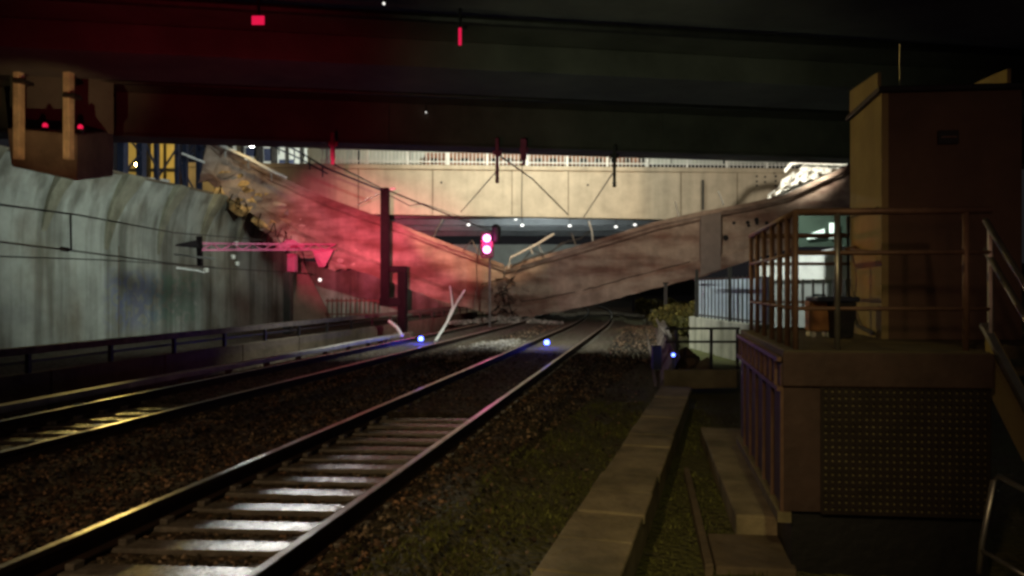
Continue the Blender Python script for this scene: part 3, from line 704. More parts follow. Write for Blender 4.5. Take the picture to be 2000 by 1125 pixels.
nbox(MB(), 7.6, 9.9, 5.30, 5.76).build('box_beam', M['nearbridge'], br, bevel=.02)
nbox(MB(), 3.0, 17.6, 5.765, 6.2).build('deck', M['nearbridge'], br)
for x in np.arange(-28, 32, 6.3):                      # web stiffeners
    MB().hexa([(x, nb(16.96, x), 4.87), (x + .06, nb(16.96, x), 4.87), (x + .06, nb(16.996, x), 4.87), (x, nb(16.996, x), 4.87)],
            [(x, nb(16.96, x), 5.75), (x + .06, nb(16.96, x), 5.75), (x + .06, nb(16.996, x), 5.75), (x, nb(16.996, x), 5.75)]).build('stiffener', M['nearbridge'], br)
MB().tube([(-26, nb(11.2, -26), 5.62), (30, nb(11.2, 30), 5.62)], .07, 8).build('drain_pipe', M['steel'], br)
MB().tube([(-26, nb(15.6, -26), 5.60), (30, nb(15.6, 30), 5.60)], .05, 8).build('cable_pipe', M['steel'], br)
# reflectors, made to glow by emission, and tiny lamps on the underside
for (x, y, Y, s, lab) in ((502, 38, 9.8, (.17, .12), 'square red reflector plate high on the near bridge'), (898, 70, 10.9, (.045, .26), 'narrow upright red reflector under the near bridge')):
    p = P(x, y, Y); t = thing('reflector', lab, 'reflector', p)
    MB().box(p + Vector((-s[0] / 2, .03, -s[1] / 2)), (s[0], 0, 0), (0, .02, 0), (0, 0, s[1])).build('plate', M['redglow'], t, bevel=.01)
    MB().bar(p + Vector((0, .06, 0)), (p.x, p.y + .06, 5.77), .03).build('bracket', M['steel'], t)
for (x, y, Y, lab) in ((750, 8, 9.0, 'tiny lamp at the top edge of the view under the near bridge'), (815, 143, 13.0, 'tiny lamp on the second beam of the near bridge'), (832, 220, 16.6, 'tiny lamp on the last beam of the near bridge')):
    p = P(x, y, Y); t = thing('marker_lamp', lab, 'lamp', p, 'tiny lamps under the near bridge')
    MB().lathe(p, (0, -1, 0), [(0, .014), (.02, .014), (.03, .006)], 8).build('lens', M['lampwhite_small'], t)
    MB().bar(p + Vector((0, .03, 0)), (p.x, p.y + .03, 5.77), .025).build('stem', M['steel'], t)
# hanging droppers with insulators on the far edge
for (x, yb, wpx, m, lab) in ((650, 322, 9, 'magenta', 'red lit hanger at the left of the near bridge edge'), (971, 358, 8, 'magenta', 'long red hanger in the middle of the near bridge edge'), (1023, 322, 14, 'magenta', 'short thick dark red hanger right of the long red one'), (1200, 366, 8, 'steel', 'dark hanger with a plate at the right of the near bridge edge')):
    X = (x - 1000) / F * 16.6; Y = nb(16.75, X); X = (x - 1000) / F * Y; zb = P(x, yb, Y).z
    t = thing('wire_hanger', lab, 'hanger', (X, Y, zb), 'hangers under the near bridge edge')
    MB().bar((X, Y, zb + .12), (X, Y, 4.98 if m == 'magenta' else 4.9), wpx / F * Y * .75).build('rod', M[m], t)
    MB().lathe((X, Y, zb), (0, 0, 1), [(0, .03), (.03, .055), (.06, .03), (.09, .055), (.13, .03)], 10).build('insulator', M[m], t)
    MB().box((X - .10, Y + .02, 4.62 if yb > 330 else 4.7), (.2, 0, 0), (0, .05, 0), (0, 0, .10)).build('plate', M[m], t)
def wire(name, pts, r, lab, m='steel', cat='wire', grp='overhead wires'):
    o = MB().tube(pts, r, 5).build(name, M[m]); return tag(o, lab, cat, grp)
def P2(x, y, Y): return P(x, y, Y)
wire('overhead_wire', [P(972, 302, 17), P(1040, 350, 22), P(1110, 420, 28)], .022, 'thick slack wire falling right from the middle hanger')
wire('overhead_wire', [P(970, 335, 17), P(900, 415, 26)], .014, 'thin wire slanting down left from the middle hanger')
wire('overhead_wire', [P(1196, 340, 17), P(1140, 425, 26)], .016, 'thin wire slanting down left from the right hanger')
wire('overhead_wire', [P(1020, 320, 17), P(1019, 378, 17.1), P(1019, 430, 17.2)], .010, 'plumb wire hanging below the short thick hanger')
wire('overhead_wire', [P(652, 322, 17), P(700, 345, 21), P(750, 371, 27)], .02, 'wire from the left hanger to the mast top')
wire('overhead_wire', [P(757, 372, 27), P(850, 410, 31), P(960, 452, 36)], .03, 'wire leaving the mast top to the right')
wire('overhead_wire', [P(-40, 395, 12), P(150, 420, 16.5), P(340, 455, 24), P(520, 470, 30)], .02, 'upper wire crossing in front of the retaining wall')
wire('overhead_wire', [P(-40, 468, 11), P(140, 490, 15.5), P(390, 522, 24), P(610, 535, 34)], .018, 'lower wire crossing in front of the retaining wall')
wire('overhead_wire', [P(-40, 500, 11), P(200, 508, 16), P(420, 522, 25)], .012, 'thin lowest wire before the retaining wall')
wire('overhead_wire', [P(138, 418, 16.2), P(139, 488, 15.5)], .022, 'short dark dropper joining the two wires before the wall')
ins = MB().lathe(P(118, 486, 15), P(140, 489, 15.4) - P(118, 486, 15), [(0, .02), (.05, .05), (.1, .02), (.15, .05), (.2, .02), (.25, .05), (.3, .02)], 8)
tag(ins.build('insulator', M['black']), 'dark ribbed insulator on the lower wire before the wall', 'insulator')

# hanging shelf box with two pale posts at the left of the near bridge
hb = thing('bridge_shelf', 'dark concrete shelf with pale posts hanging below the left of the near bridge', 'shelf', P(120, 350, 13))
def pv(x, y, Y): return P(x, y, Y)
MB().hexa([P(22, 325, 12.8), P(150, 354, 12.8), P(222, 345, 14.6), P(60, 330, 15.2)], [P(14, 250, 12.8), P(150, 262, 12.8), P(222, 255, 14.6), P(60, 250, 15.2)]).build('block', M['shelf'], hb, bevel=.03)
MB().hexa([P(20, 262, 13.9), P(222, 262, 14.3), P(222, 262, 15), P(20, 262, 15)], [(P(20, 262, 13.9).x, 13.9, 5.76), (P(222, 262, 14.3).x, 14.3, 5.76), (P(222, 262, 15).x, 15, 5.76), (P(20, 262, 15).x, 15, 5.76)]).build('back_panel', M['nearbridge'], hb)
for x in (37, 134):
    p = MB().bar(P(x, 312, 12.7), P(x, 112, 12.7), .13, .13).build('post', M['paleyellow'], hb, bevel=.015)
    s = 1 if x < 100 else -1
    h = MB().hexa([P(x - 4, 135, 12.62), P(x + 4, 135, 12.62), P(x + 4, 135, 12.78), P(x - 4, 135, 12.78)], [P(x - 10 - 8 * (s < 0), 103, 12.55), P(x + 10 + 8 * (s > 0), 103, 12.55), P(x + 10 + 8 * (s > 0), 103, 12.85), P(x - 10 - 8 * (s < 0), 103, 12.85)])
    h.build('post_head', M['paleyellow'], p)
    MB().box(P(x, 186 if x > 100 else 158, 12.58) - Vector((.10, 0, .03)), (.2, 0, 0), (0, .24, 0), (0, 0, .06)).build('clamp', M['steel'], p)
for (x, y, lab) in ((153, 249, 'small bright red lamp right of the pale post on the shelf'), (84, 246, 'dim red lamp between the two pale posts')):
    p = P(x, y, 13.0); t = thing('warning_lamp', lab, 'lamp', p, 'red warning lamps on the shelf')
    MB().box(p + Vector((-.04, .02, -.12)), (.08, 0, 0), (0, .08, 0), (0, 0, .10)).build('base', M['black'], t)
    MB().lathe(p + Vector((0, .06, -.02)), (0, 0, 1), [(0, .04), (.05, .045), (.08, .02)], 10).build('lens', M['redglow'], t)
spot('shelf_glow', (-6.0, 9.0, 2.2), P(100, 225, 12.8), 210, (1.0, .74, .36), 30, 1.0, 0.0)

# ================================================================== MASTS, SIGNAL, LAMPS
ms = thing('catenary_mast', 'dark red mast with a stepped side bracket before the red lit girder', 'mast', (P(752, 640, 27).x, 27, -.2))
Y = 27
X = P(752, 0, Y).x; X2 = P(786, 0, Y).x
mb = MB()
for d in (-.13, .13): mb.bar((X, Y + d, P(0, 592, Y).z), (X, Y + d, P(0, 368, Y).z), .30, .04)
mb.bar((X, Y, P(0, 592, Y).z), (X, Y, P(0, 368, Y).z), .10, .24)
mb.build('post', M['mast'], ms)
MB().bar((X - .18, Y, P(0, 590, Y).z), (X2 + .14, Y, P(0, 590, Y).z), .24, .30).build('foot_beam', M['mast'], ms, bevel=.01)
MB().bar((X + .18, Y, P(0, 526, Y).z), (X2 + .16, Y, P(0, 526, Y).z), .22, .22).build('side_arm', M['mast'], ms, bevel=.01)
MB().bar((X2, Y, -.3), (X2, Y, P(0, 532, Y).z), .30, .26).build('side_post', M['mast'], ms, bevel=.01)
MB().lathe((X + .2, Y - .1, P(0, 371, Y).z), (1, 0, .2), [(0, .04), (.05, .07), (.1, .04), (.15, .07), (.2, .03)], 8).build('insulator', M['porcelain'], ms)
MB().box((X2 - .35, Y - .35, -.3), (.7, 0, 0), (0, .7, 0), (0, 0, .32)).build('foundation', M['shelf'], ms, bevel=.03)
# pipes and debris near the mast
dp = tag(MB().tube([P(760, 628, 25), P(775, 640, 24.6), P(785, 656, 24)], .055, 6).build('bent_pipe', M['white']), 'short bent white pipe lying at the foot of the dark mast', 'pipe', 'torn pipes around the girder')
dp = tag(MB().tube([P(850, 668, 22.6), P(872, 632, 26), P(893, 590, 30), P(907, 568, 32)], .05, 6).tube([P(872, 632, 26), P(884, 600, 29), P(879, 560, 32)], .04, 6).build('bent_pipe', M['white']), 'forked pale pipe leaning against the broken girder over the rails', 'pipe', 'torn pipes around the girder')
tag(MB().tube([P(993, 524, 38.6), P(997, 504, 38.6), P(1048, 478, 38.4), P(1082, 457, 38.2)], .06, 6).tube([P(1035, 484, 38.4), P(1041, 497, 38.5)], .04, 5).build('bent_pipe', M['white']), 'long white bent pipe rising right from the break in the girder', 'pipe', 'torn pipes around the girder')
tag(MB().tube([P(865, 429, 41), P(853, 448, 40.6), P(847, 464, 40)], .05, 6).build('bent_pipe', M['galv']), 'thin pale pipe standing up on the left girder half near the signal', 'pipe', 'torn pipes around the girder')
tag(MB().tube([P(1150, 432, 40), P(1156, 452, 40), P(1158, 474, 40)], .05, 6).build('bent_pipe', M['white']), 'upright pale pipe on the right girder half left of a slanted one', 'pipe', 'torn pipes around the girder')
tag(MB().tube([P(1116, 455, 40), P(1128, 488, 40)], .05, 6).build('bent_pipe', M['galv']), 'slanted pale pipe nearest the white bent pipe on the right girder half', 'pipe', 'torn pipes around the girder')
tag(MB().tube([P(1319, 395, 39), P(1328, 430, 38.4)], .05, 6).build('bent_pipe', M['white']), 'slanted white pipe against the far bridge at the right end of its warm light', 'pipe', 'torn pipes around the girder')
tag(MB().tube([P(1403, 375, 39), P(1413, 400, 38.4)], .05, 6).build('bent_pipe', M['white']), 'short white pipe right of the dark drain pipe on the far bridge', 'pipe', 'torn pipes around the girder')

tag(MB().tube([P(1000, 520, 38.9), P(1030, 506, 38.7), P(1075, 492, 38.4), P(1112, 470, 38.3)], .035, 5).tube([P(1060, 497, 38.5), P(1052, 480, 38.5), P(1060, 468, 38.4)], .025, 5).build('bent_pipe', M['galv']), 'thin grey twisted pipe just below the long white bent pipe', 'pipe', 'torn pipes around the girder')
for pts, lab in (([(1015, 516), (1040, 488), (1062, 500)], 'short hooked grey pipe close to the break, right of the signal'), ([(1070, 498), (1096, 476), (1135, 466), (1150, 452)], 'grey pipe lying along the top of the right girder half'), ([(905, 488), (922, 470), (936, 496)], 'thin pipe arched on the left girder half beside the signal')):
    tag(MB().tube([P(a, b, 38.9 - .1 * k) for k, (a, b) in enumerate(pts)], .035, 5).build('bent_pipe', M['galv']), lab, 'pipe', 'torn pipes around the girder')
wire('overhead_wire', [P(757, 380, 27), P(800, 402, 29), P(826, 398, 31), P(905, 425, 40)], .018, 'slack kinked wire drooping right of the mast top', 'galv')
wire('overhead_wire', [P(700, 400, 33), P(722, 388, 31), P(746, 378, 27)], .02, 'short wire rising from the girder to the left of the mast top', 'galv')
wire('overhead_wire', [P(925, 600, 37.8), P(932, 560, 37.5), P(930, 512, 36), P(940, 470, 34)], .02, 'loose cable hanging in front of the girder left of the signal pole', 'galv')
cm = thing('catenary_portal', 'fallen red lit catenary arm on a dark post before the retaining wall', 'mast', (P(563, 620, 31).x, 31, -.3))
Y = 31
MB().bar((P(563, 0, Y).x, Y, -.3), (P(563, 0, Y).x, Y, P(0, 532, Y).z), .32, .28).build('post', M['steel'], cm, bevel=.01)
MB().bar(P(571, 531, Y), P(571, 496, Y), .34, .26).build('post_head', M['magenta'], cm, bevel=.01)
mb = MB()
for a, b in ((476, 478), (489, 488)): mb.bar(P(392, a, 27.5), P(655, b, 31.5), .07)
xs = np.linspace(392, 655, 14)
for k in range(13):
    ya, yb = (476, 489) if k % 2 else (489, 477)
    Ya = 27.5 + 4 * (xs[k] - 392) / 263; Yb = 27.5 + 4 * (xs[k + 1] - 392) / 263
    mb.bar(P(xs[k], ya, Ya), P(xs[k + 1], yb, Yb), .05)
mb.build('lattice_arm', M['magenta'], cm)
MB().hexa([P(341, 481, 27), P(392, 486, 27.4), P(392, 486, 27.7), P(341, 481, 27.2)], [P(345, 477, 27), P(390, 468, 27.4), P(390, 468, 27.7), P(345, 477, 27.2)]).build('arm_tip', M['mast'], cm)
MB().bar(P(389, 462, 27.4), P(391, 520, 27.6), .16).build('tip_hanger', M['mast'], cm)
MB().hexa([P(610, 490, 31.2), P(652, 488, 31.4), P(652, 488, 31.8), P(610, 490, 31.6)][:3] + [P(610, 490, 31.6)], [P(622, 522, 31.2), P(634, 522, 31.4), P(634, 522, 31.6), P(622, 522, 31.5)]).build('gusset', M['magenta'], cm)
MB().hexa([P(535, 486, 30.4), P(600, 484, 30.6), P(600, 484, 30.9), P(535, 486, 30.7)], [P(560, 468, 30.4), P(572, 468, 30.6), P(572, 468, 30.9), P(560, 468, 30.7)]).build('arm_bracket', M['magenta'], cm)
for x, y, Y in ((461, 476, 28.5), (455, 502, 28.5), (463, 515, 28.6), (403, 528, 27.6)):
    MB().lathe(P(x, y + 5, Y), (0, 0, 1), [(0, .05), (.04, .11), (.08, .06), (.12, .11), (.17, .05)], 9).build('insulator', M['porcelain'], cm)
tag(MB().tube([P(345, 524, 27.3), P(385, 529, 27.3), P(400, 533, 27.4)], .05, 6, r2=.02).build('steady_arm', M['white']), 'bright white steady arm lowest below the fallen catenary arm', 'steady arm', 'steady arms')
tag(MB().tube([P(340, 497, 27.3), P(380, 502, 27.3), P(420, 506, 27.6)], .04, 6).build('steady_arm', M['galv']), 'grey steady arm just below the tip of the fallen catenary arm', 'steady arm', 'steady arms')

sg = thing('railway_signal', 'railway signal showing two red lamps above the break in the girder', 'signal', (P(957, 640, 33).x, 33, -.2))
Y = 33; z1 = P(0, 466, Y).z; z2 = P(0, 488, Y).z; X = P(951, 0, Y).x
MB().tube([(X + .12, Y + .25, -.25), (X + .12, Y + .25, z2 - .3)], .05, 8).build('pole', M['galv'], sg)
mb = MB(); mb.hexa([(X - .28, Y, z2 - .38), (X + .30, Y, z2 - .38), (X + .30, Y + .22, z2 - .38), (X - .28, Y + .22, z2 - .38)], [(X - .28, Y, z1 + .30), (X + .30, Y, z1 + .30), (X + .30, Y + .22, z1 + .30), (X - .28, Y + .22, z1 + .30)])
mb.build('backboard', M['magenta'], sg, bevel=.08)
Xh = P(969, 0, Y).x; MB().lathe((Xh, Y - .1, P(0, 452, Y).z - .1), (0, 0, 1), [(-.42, .10), (-.35, .17), (0, .20), (.25, .20), (.36, .14), (.4, .05)], 12).build('hood', M['black'], sg)
for zz in (z1, z2):
    l = MB().lathe((X, Y - .01, zz), (0, -1, 0), [(0, .17), (.02, .17), (.05, .13)], 16).build('lamp_lens', M['lampred'], sg)
    MB().lathe((X, Y + .0, zz), (0, -1, 0), [(0, .20), (.25, .21), (.25, .19), (0.02, .18)], 16).build('visor', M['black'], l)
point('signal_glow', (X - .05, Y - .7, (z1 + z2) / 2), 60, (1, .05, .40), .0)

def blue_lamp(x, Y, lab, W, h=0.0, k=1.0):
    X = (x - 1000) / F * Y; t = thing('blue_marker_light', lab, 'lamp', (X, Y, -.22), 'blue track marker lights')
    MB().lathe((X, Y, -.25), (0, 0, 1), [(0, .06), (.02, .06), (.03, .025), (.19 + h, .025)], 10).build('stem', M['steel'], t)
    MB().lathe((X, Y, -.06 + h), (0, 0, 1), [(0, .05 * k), (.02 * k, .075 * k), (.10 * k, .075 * k), (.14 * k, .04 * k)], 12).build('lens', M['lampblue'], t)
    MB().lathe((X, Y, -.06 + .14 * k + h), (0, 0, 1), [(0, .05 * k), (.03 * k, .04 * k), (.04 * k, .01)], 12).build('cap', M['steel'], t)
    point('blue_glow', (X, Y - .25, .1 + h), W, BLUE, 0.0)
blue_lamp(822, 23.6, 'largest blue marker light, beside the left track below the forked pipe', 34)
blue_lamp(1068, 22.0, 'blue marker light between the rails of the right track', 16)
blue_lamp(1315, 13.9, 'small blue marker light on a tall stem right of the timber guard', 1.1, .40, .42)
spot('blue_wash_parapet', T(-8.6, 17.5, 1.0), T(-10.6, 17.0, .05), 5, (.10, .05, 1.0), 70, 1.0, 0.0)

# ================================================================== RIGHT MIDDLE : timber guard, plinth wall, fences, bushes
tg = thing('timber_guard', 'low weathered board guard with pale edges leading away right of the tracks', 'guard fence', T(0.0, 15, -.3))
for k, Y in enumerate(np.arange(14.3, 44, 2.4)):
    o = -.3 * k / 12
    A, B = T(.02 + o, Y, -.3), T(.02 + o, Y + 2.36, -.3); C1, D1 = T(.34 + o, Y, .33), T(.34 + o, Y + 2.36, .33)
    n_ = Vector((.1, 0, -.03)); MB().hexa([A, B, B + n_, A + n_], [C1, D1, D1 + n_, C1 + n_]).build('board', M['timber'], tg)
MB().bar(T(.36, 14.2, .35), T(-.02, 43, .35), .07, .06).build('edge_strip', M['timber'], tg)
MB().bar(T(-.04, 14.2, -.22), T(-.4, 43, -.22), .05, .08).build('edge_strip', M['timber'], tg)
MB().box(P(1276, 722, 14.2), (.16, 0, 0), (0, .2, 0), (0, 0, .45)).build('end_post', M['black'], tg)

cb = MB().hexa([P(1296, 762, 13.3), P(1440, 758, 13.3), P(1440, 758, 13.8), P(1296, 762, 13.8)], [P(1296, 722, 13.3), P(1440, 722, 13.3), P(1440, 722, 13.8), P(1296, 722, 13.8)])
tag(cb.build('concrete_beam', M['shelf'], bevel=.02), 'low dark concrete beam lying across behind the cable trough', 'beam')
hr = thing('low_handrail', 'dark two bar handrail in front of the pale plinth', 'railing', P(1370, 720, 15.5))
for y in (642, 668): MB().tube([P(1300, y, 15.5), P(1445, y, 15.5)], .028, 6).build('bar', M['steel'], hr)
for x in (1322, 1389, 1440): MB().tube([P(x, 722, 15.5), P(x, 642, 15.5)], .035, 6).build('post', M['steel'], hr)
mb = MB().rock(P(1352, 700, 17), .42, (1.1, .7, .85), seed=5).rock(P(1375, 712, 16.7), .3, (1, .7, .7), seed=6)
tag(mb.build('rubble_heap', M['shelf']), 'dark rounded heap behind the low handrail', 'rubble')
pw = thing('plinth_wall', 'pale dirty concrete plinth carrying the bar fence on the right', 'wall', P(1410, 700, 20))
A, B = P(1346, 700, 24), P(1480, 712, 18.2); nrm = Vector((.8, .6, 0)) * .5; tz = .70
MB().hexa([(A.x, A.y, -.4), (B.x, B.y, -.4), (B.x + nrm.x, B.y + nrm.y, -.4), (A.x + nrm.x, A.y + nrm.y, -.4)], [(A.x, A.y, tz), (B.x, B.y, tz), (B.x + nrm.x, B.y + nrm.y, tz), (A.x + nrm.x, A.y + nrm.y, tz)]).build('wall', M['plinth'], pw, bevel=.02)
bf = thing('bar_fence', 'dark bar fence in front of pale blue white sheeting on the plinth', 'fence', P(1415, 625, 21))
mb = MB()
for k in range(17):
    q = A.lerp(B, .06 + k * .055); mb.bar((q.x + .1, q.y, tz), (q.x + .1, q.y, tz + 1.25), .035)
mb.build('bars', M['steel'], bf)
q0, q1 = A.lerp(B, .03), A.lerp(B, .98)
for zz in (.08, 1.18): MB().bar((q0.x + .1, q0.y, tz + zz), (q1.x + .1, q1.y, tz + zz), .045).build('rail', M['steel'], bf)
for k in (0.10, .62): q = A.lerp(B, k); MB().bar((q.x + .06, q.y - .05, tz - .5), (q.x + .06, q.y - .05, tz + 1.5), .09).build('post', M['steel'], bf)
sh = MB().hexa([A + Vector((.32, .2, 0)), B + Vector((.32, .2, 0)), B + Vector((.4, .25, 0)), A + Vector((.4, .25, 0))], [A + Vector((.32, .2, 0)), B + Vector((.32, .2, 0)), B + Vector((.4, .25, 0)), A + Vector((.4, .25, 0))])
vv = []
for i, p in enumerate(sh.v): vv.append((p[0], p[1], tz + .004 if i < 4 else tz + 1.2))
sh.v = vv; tag(sh.build('hoarding', M['bluewhite']), 'pale blue white sheeting panel behind the bar fence', 'hoarding')
wh = thing('white_wall', 'bright white wall under the right girder end, seen through the platform railing', 'wall', P(1590, 545, 24))
MB().hexa([P(1480, 548, 25), P(1668, 545, 23), P(1668, 545, 23.4), P(1480, 548, 25.4)], [P(1480, 508, 25), P(1668, 480, 23), P(1668, 480, 23.4), P(1480, 508, 25.4)]).build('wall', M['white'], wh)
MB().hexa([P(1480, 640, 25.2), P(1668, 640, 23.2), P(1668, 640, 23.6), P(1480, 640, 25.6)], [P(1480, 549, 25.2), P(1668, 546, 23.2), P(1668, 546, 23.6), P(1480, 549, 25.6)]).build('lower_wall', M['soffit'], wh)
mb = MB()
for x in range(1548, 1668, 20): mb.bar(P(x, 600, 22.8), P(x, 546, 22.8), .07)
mb.build('picket', M['steel'], wh)
gsg = thing('lit_sign', 'two pale lit sign shapes on a dark green board beside the cabin', 'sign', P(1610, 480, 21))
MB().box(P(1560, 482, 22), (100 / F * 22, 0, 0), (0, .1, 0), (0, 0, 60 / F * 22)).build('board', mat('dark green board', (.03, .05, .035), .7), gsg)
MB().hexa([P(1576, 468, 21.9), P(1612, 464, 21.9), P(1612, 464, 21.95), P(1576, 468, 21.95)], [P(1578, 458, 21.9), P(1610, 447, 21.9), P(1610, 447, 21.95), P(1578, 458, 21.95)]).build('panel', M['backlit_white'], gsg)
MB().box(P(1621, 466, 21.9), (16 / F * 21.9, 0, 0), (0, .05, 0), (0, 0, 30 / F * 21.9)).build('panel', M['backlit_white'], gsg)
MB().box(P(1629, 460, 21.88), (6 / F * 21.9, 0, 0), (0, .01, 0), (0, 0, 12 / F * 21.9)).build('symbol', M['black'], gsg)
# bushes right of the far tracks
def bush(x, y, Y, r, lab, n=1500):
    c = P(x, y, Y); c.z -= .1; t = thing('bush', lab, 'bush', (c.x, c.y, -.3), 'bushes on the right of the far tracks')
    MB().tube([(c.x, c.y, -.35), (c.x + .1, c.y, c.z * .4), (c.x, c.y, c.z)], .05, 6, r2=.015).tube([(c.x, c.y, -.1), (c.x - r * .4, c.y, c.z)], .03, 5, r2=.01).build('stem', M['mast'], t)
    mb = MB(); cl = [(random.gauss(0, .45) * r, random.gauss(0, .4) * r, random.gauss(0, .16) * r, random.uniform(.2, .38) * r) for _ in range(11)]
    for _ in range(n):
        a, b, d, rr = random.choice(cl); v = Vector((random.gauss(0, 1), random.gauss(0, 1), random.gauss(0, 1))).normalized() * rr * random.uniform(.6, 1.1)
        p = Vector((c.x + a, c.y + b, c.z + d)) + v; s = random.uniform(.04, .09)
        e1 = Vector((random.gauss(0, 1), random.gauss(0, 1), random.gauss(0, 1))).normalized() * s; e2 = e1.cross(Vector((random.random(), 1, random.random()))).normalized() * s * .6
        if p.z > -.3: mb.quad([p - e1, p + e2, p + e1, p - e2])
    mb.build('foliage', M['bush'], t)
bush(1322, 612, 30, 1.25, 'broad yellow green bush beside the bar fence below the right girder half', 5000)
bush(1275, 598, 44, 1.5, 'smaller dim bush left of the yellow green one by the far tracks', 3000)
bush(1345, 625, 26, .6, 'low bush at the foot of the plinth wall', 2500)
for (x, y0, y1, Y, lab) in ((1237, 610, 570, 42, 'short dark post beside the far tracks under the right girder half'), (1300, 640, 555, 36, 'taller dark post by the bushes')):
    tag(MB().bar(P(x, y0, Y), P(x, y1, Y), .16).box(P(x, y1, Y) - Vector((.12, .12, 0)), (.24, 0, 0), (0, .24, 0), (0, 0, .08)).build('track_post', M['steel']), lab, 'post', 'posts by the far tracks')
spot('bush_lamp', P(1300, 420, 30), P(1310, 600, 31), 300, (1.0, .85, .45), 80, .9, 0.0)
# abutment block under the right end, behind the sign
ab = MB().hexa([P(1440, 640, 34), P(1900, 640, 30), P(1900, 640, 36), P(1440, 640, 38)], [P(1440, 548, 34), P(1900, 500, 30), P(1900, 500, 36), P(1440, 548, 38)])
tag(ab.build('abutment', M['fargirder']), 'dark abutment block carrying the right end of the broken girder', 'abutment')

# torn sheets & pipe at right top, lit white
ts = thing('torn_sheeting', 'crumpled white sheeting and bent pipe glowing on the top of the right girder end', 'debris', P(1580, 350, 36.5))
MB().tube([P(1532, 336, 38), P(1545, 320, 38), P(1560, 317, 38), P(1650, 321, 37.6), P(1662, 316, 37.5)], .09, 6).build('bent_pipe', M['white'], ts)
mb = MB(); rnd = random.Random(3)
nx, ny = 22, 6; i0 = len(mb.v)
for i in range(nx):
    for j in range(ny):
        x = 1500 + 158 * i / (nx - 1); yb = 392 - 72 * i / (nx - 1); y = yb - 2 - (8 + 24 * math.sin(math.pi * i / (nx - 1))) * j / (ny - 1) * 1.1
        mb.v.append(tuple(P(x + rnd.uniform(-3, 3), y + rnd.uniform(-2.5, 2.5), 38.2 + rnd.uniform(-.35, .35) + j * .1)))
for i in range(nx - 1):
    for j in range(ny - 1):
        if rnd.random() < .82: mb.f.append((i * ny + j, i * ny + j + 1, (i + 1) * ny + j + 1, (i + 1) * ny + j))
mb.build('sheet', M['white'], ts)

# ================================================================== PLATFORM CAGE, RAILINGS, CABIN
O = Vector((1.83, 5.0, 0)); e1 = Vector((.995, -.10, 0)).normalized(); e2 = Vector((.19, .98, 0)).normalized(); ez = Vector((0, 0, 1))
def Q(s, v, z): return O + e1 * s + e2 * v + ez * z
pc = thing('platform_cage', 'brown red raised platform clad in perforated sheet, standing at the right', 'platform', Q(.6, .6, -.3))
def qb(s0, s1, v0_, v1, z0, z1): return MB().box(Q(s0, v0_, z0), e1 * (s1 - s0), e2 * (v1 - v0_), ez * (z1 - z0))
qb(0, 1.32, .0, 2.6, 1.12, 1.20).build('floor', M['floor'], pc, bevel=.01)
qb(.9, 3.2, .62, 2.6, 1.10, 1.195).build('floor', M['floor'], pc)
qb(-.01, 1.33, -.03, 0.0 - .002, .96, 1.19).build('fascia', M['cage'], pc, bevel=.01)
qb(0, .24, 0, .03, .12, .955).build('corner_panel', M['cage'], pc)
# perforated sheet on the front: a true grid of bars over an added pale sheet standing for light behind
mb = MB(); s0, s1, z0, z1 = .25, 1.30, .12, .955; ncol, nrow = 24, 18
for i in range(ncol + 1):
    s = s0 + (s1 - s0) * i / ncol; mb.box(Q(s - .013, -.012, z0), e1 * .026, e2 * .012, ez * (z1 - z0))
for j in range(nrow + 1):
    z = z0 + (z1 - z0) * j / nrow; mb.box(Q(s0 - .01, -.0095, z - .013), e1 * (s1 - s0 + .02), e2 * .007, ez * .026)
mb.build('perforated_sheet', M['lattice'], pc)
qb(.25, 1.30, .012, .02, .12, .955).build('hole_light_sheet', M['backing'], pc)
# left side panels with ribs
for k in range(6):
    v_ = .02 + k * .43; qb(.0, .03, v_ + .03, v_ + .40, .13, .95).build('side_panel', M['cage'], pc)
    qb(-.02, .045, v_ - .01, v_ + .025, .10, 1.10).build('side_rib', M['rustrail'], pc)
qb(-.015, .03, 0, 2.6, .96, 1.11).build('side_fascia', M['cage'], pc)
mb = MB()
for k in range(10): mb.bar(Q(-.03, .15 + k * .25, .93), Q(-.03, .15 + k * .25, 1.15), .02)
mb.bar(Q(-.03, 0, 1.14), Q(-.03, 2.55, 1.14), .03); mb.bar(Q(-.03, 0, .94), Q(-.03, 2.55, .94), .03)
mb.build('side_grille', M['rustrail'], pc)
qb(-.04, .05, 0, 2.6, .04, .11).build('bottom_strip', M['backing'], pc)
qb(.06, 1.32, .05, 2.5, -.5, .10).build('foundation', M['black'], pc)

# railings on the platform
rl = thing('platform_railing', 'brown tube railing with posts around the raised platform', 'railing', Q(.08, .1, 1.2))
def tb(name, pts, r=.02, m='rustrail'): return MB().tube(pts, r, 8).build(name, M[m], rl, smooth=True)
for z, r in ((2.14, .024), (1.86, .016), (1.48, .014)):
    tb('top_rail' if z > 2 else 'lower_rail', [Q(.09, 2.5, z), Q(.10, .10, z)], r)
    tb('top_rail' if z > 2 else 'lower_rail', [Q(.10, .10, z), Q(1.36, .10, z)], r)
    tb('top_rail' if z > 2 else 'lower_rail', [Q(.09, 2.5, z), Q(1.3, 2.5, z)], r)
for v_ in (.10, .42, .76, 1.15, 1.6, 2.05, 2.5): tb('post', [Q(.095, v_, 1.2), Q(.095, v_, 2.14)], .021)
for s in (.37, 1.20): tb('post', [Q(s, .10, 1.2), Q(s, .10, 2.14)], .021, 'galv' if s < 1 else 'rustrail')
for s in (.5, .95): tb('post', [Q(s, 2.5, 1.2), Q(s, 2.5, 2.14)], .021)

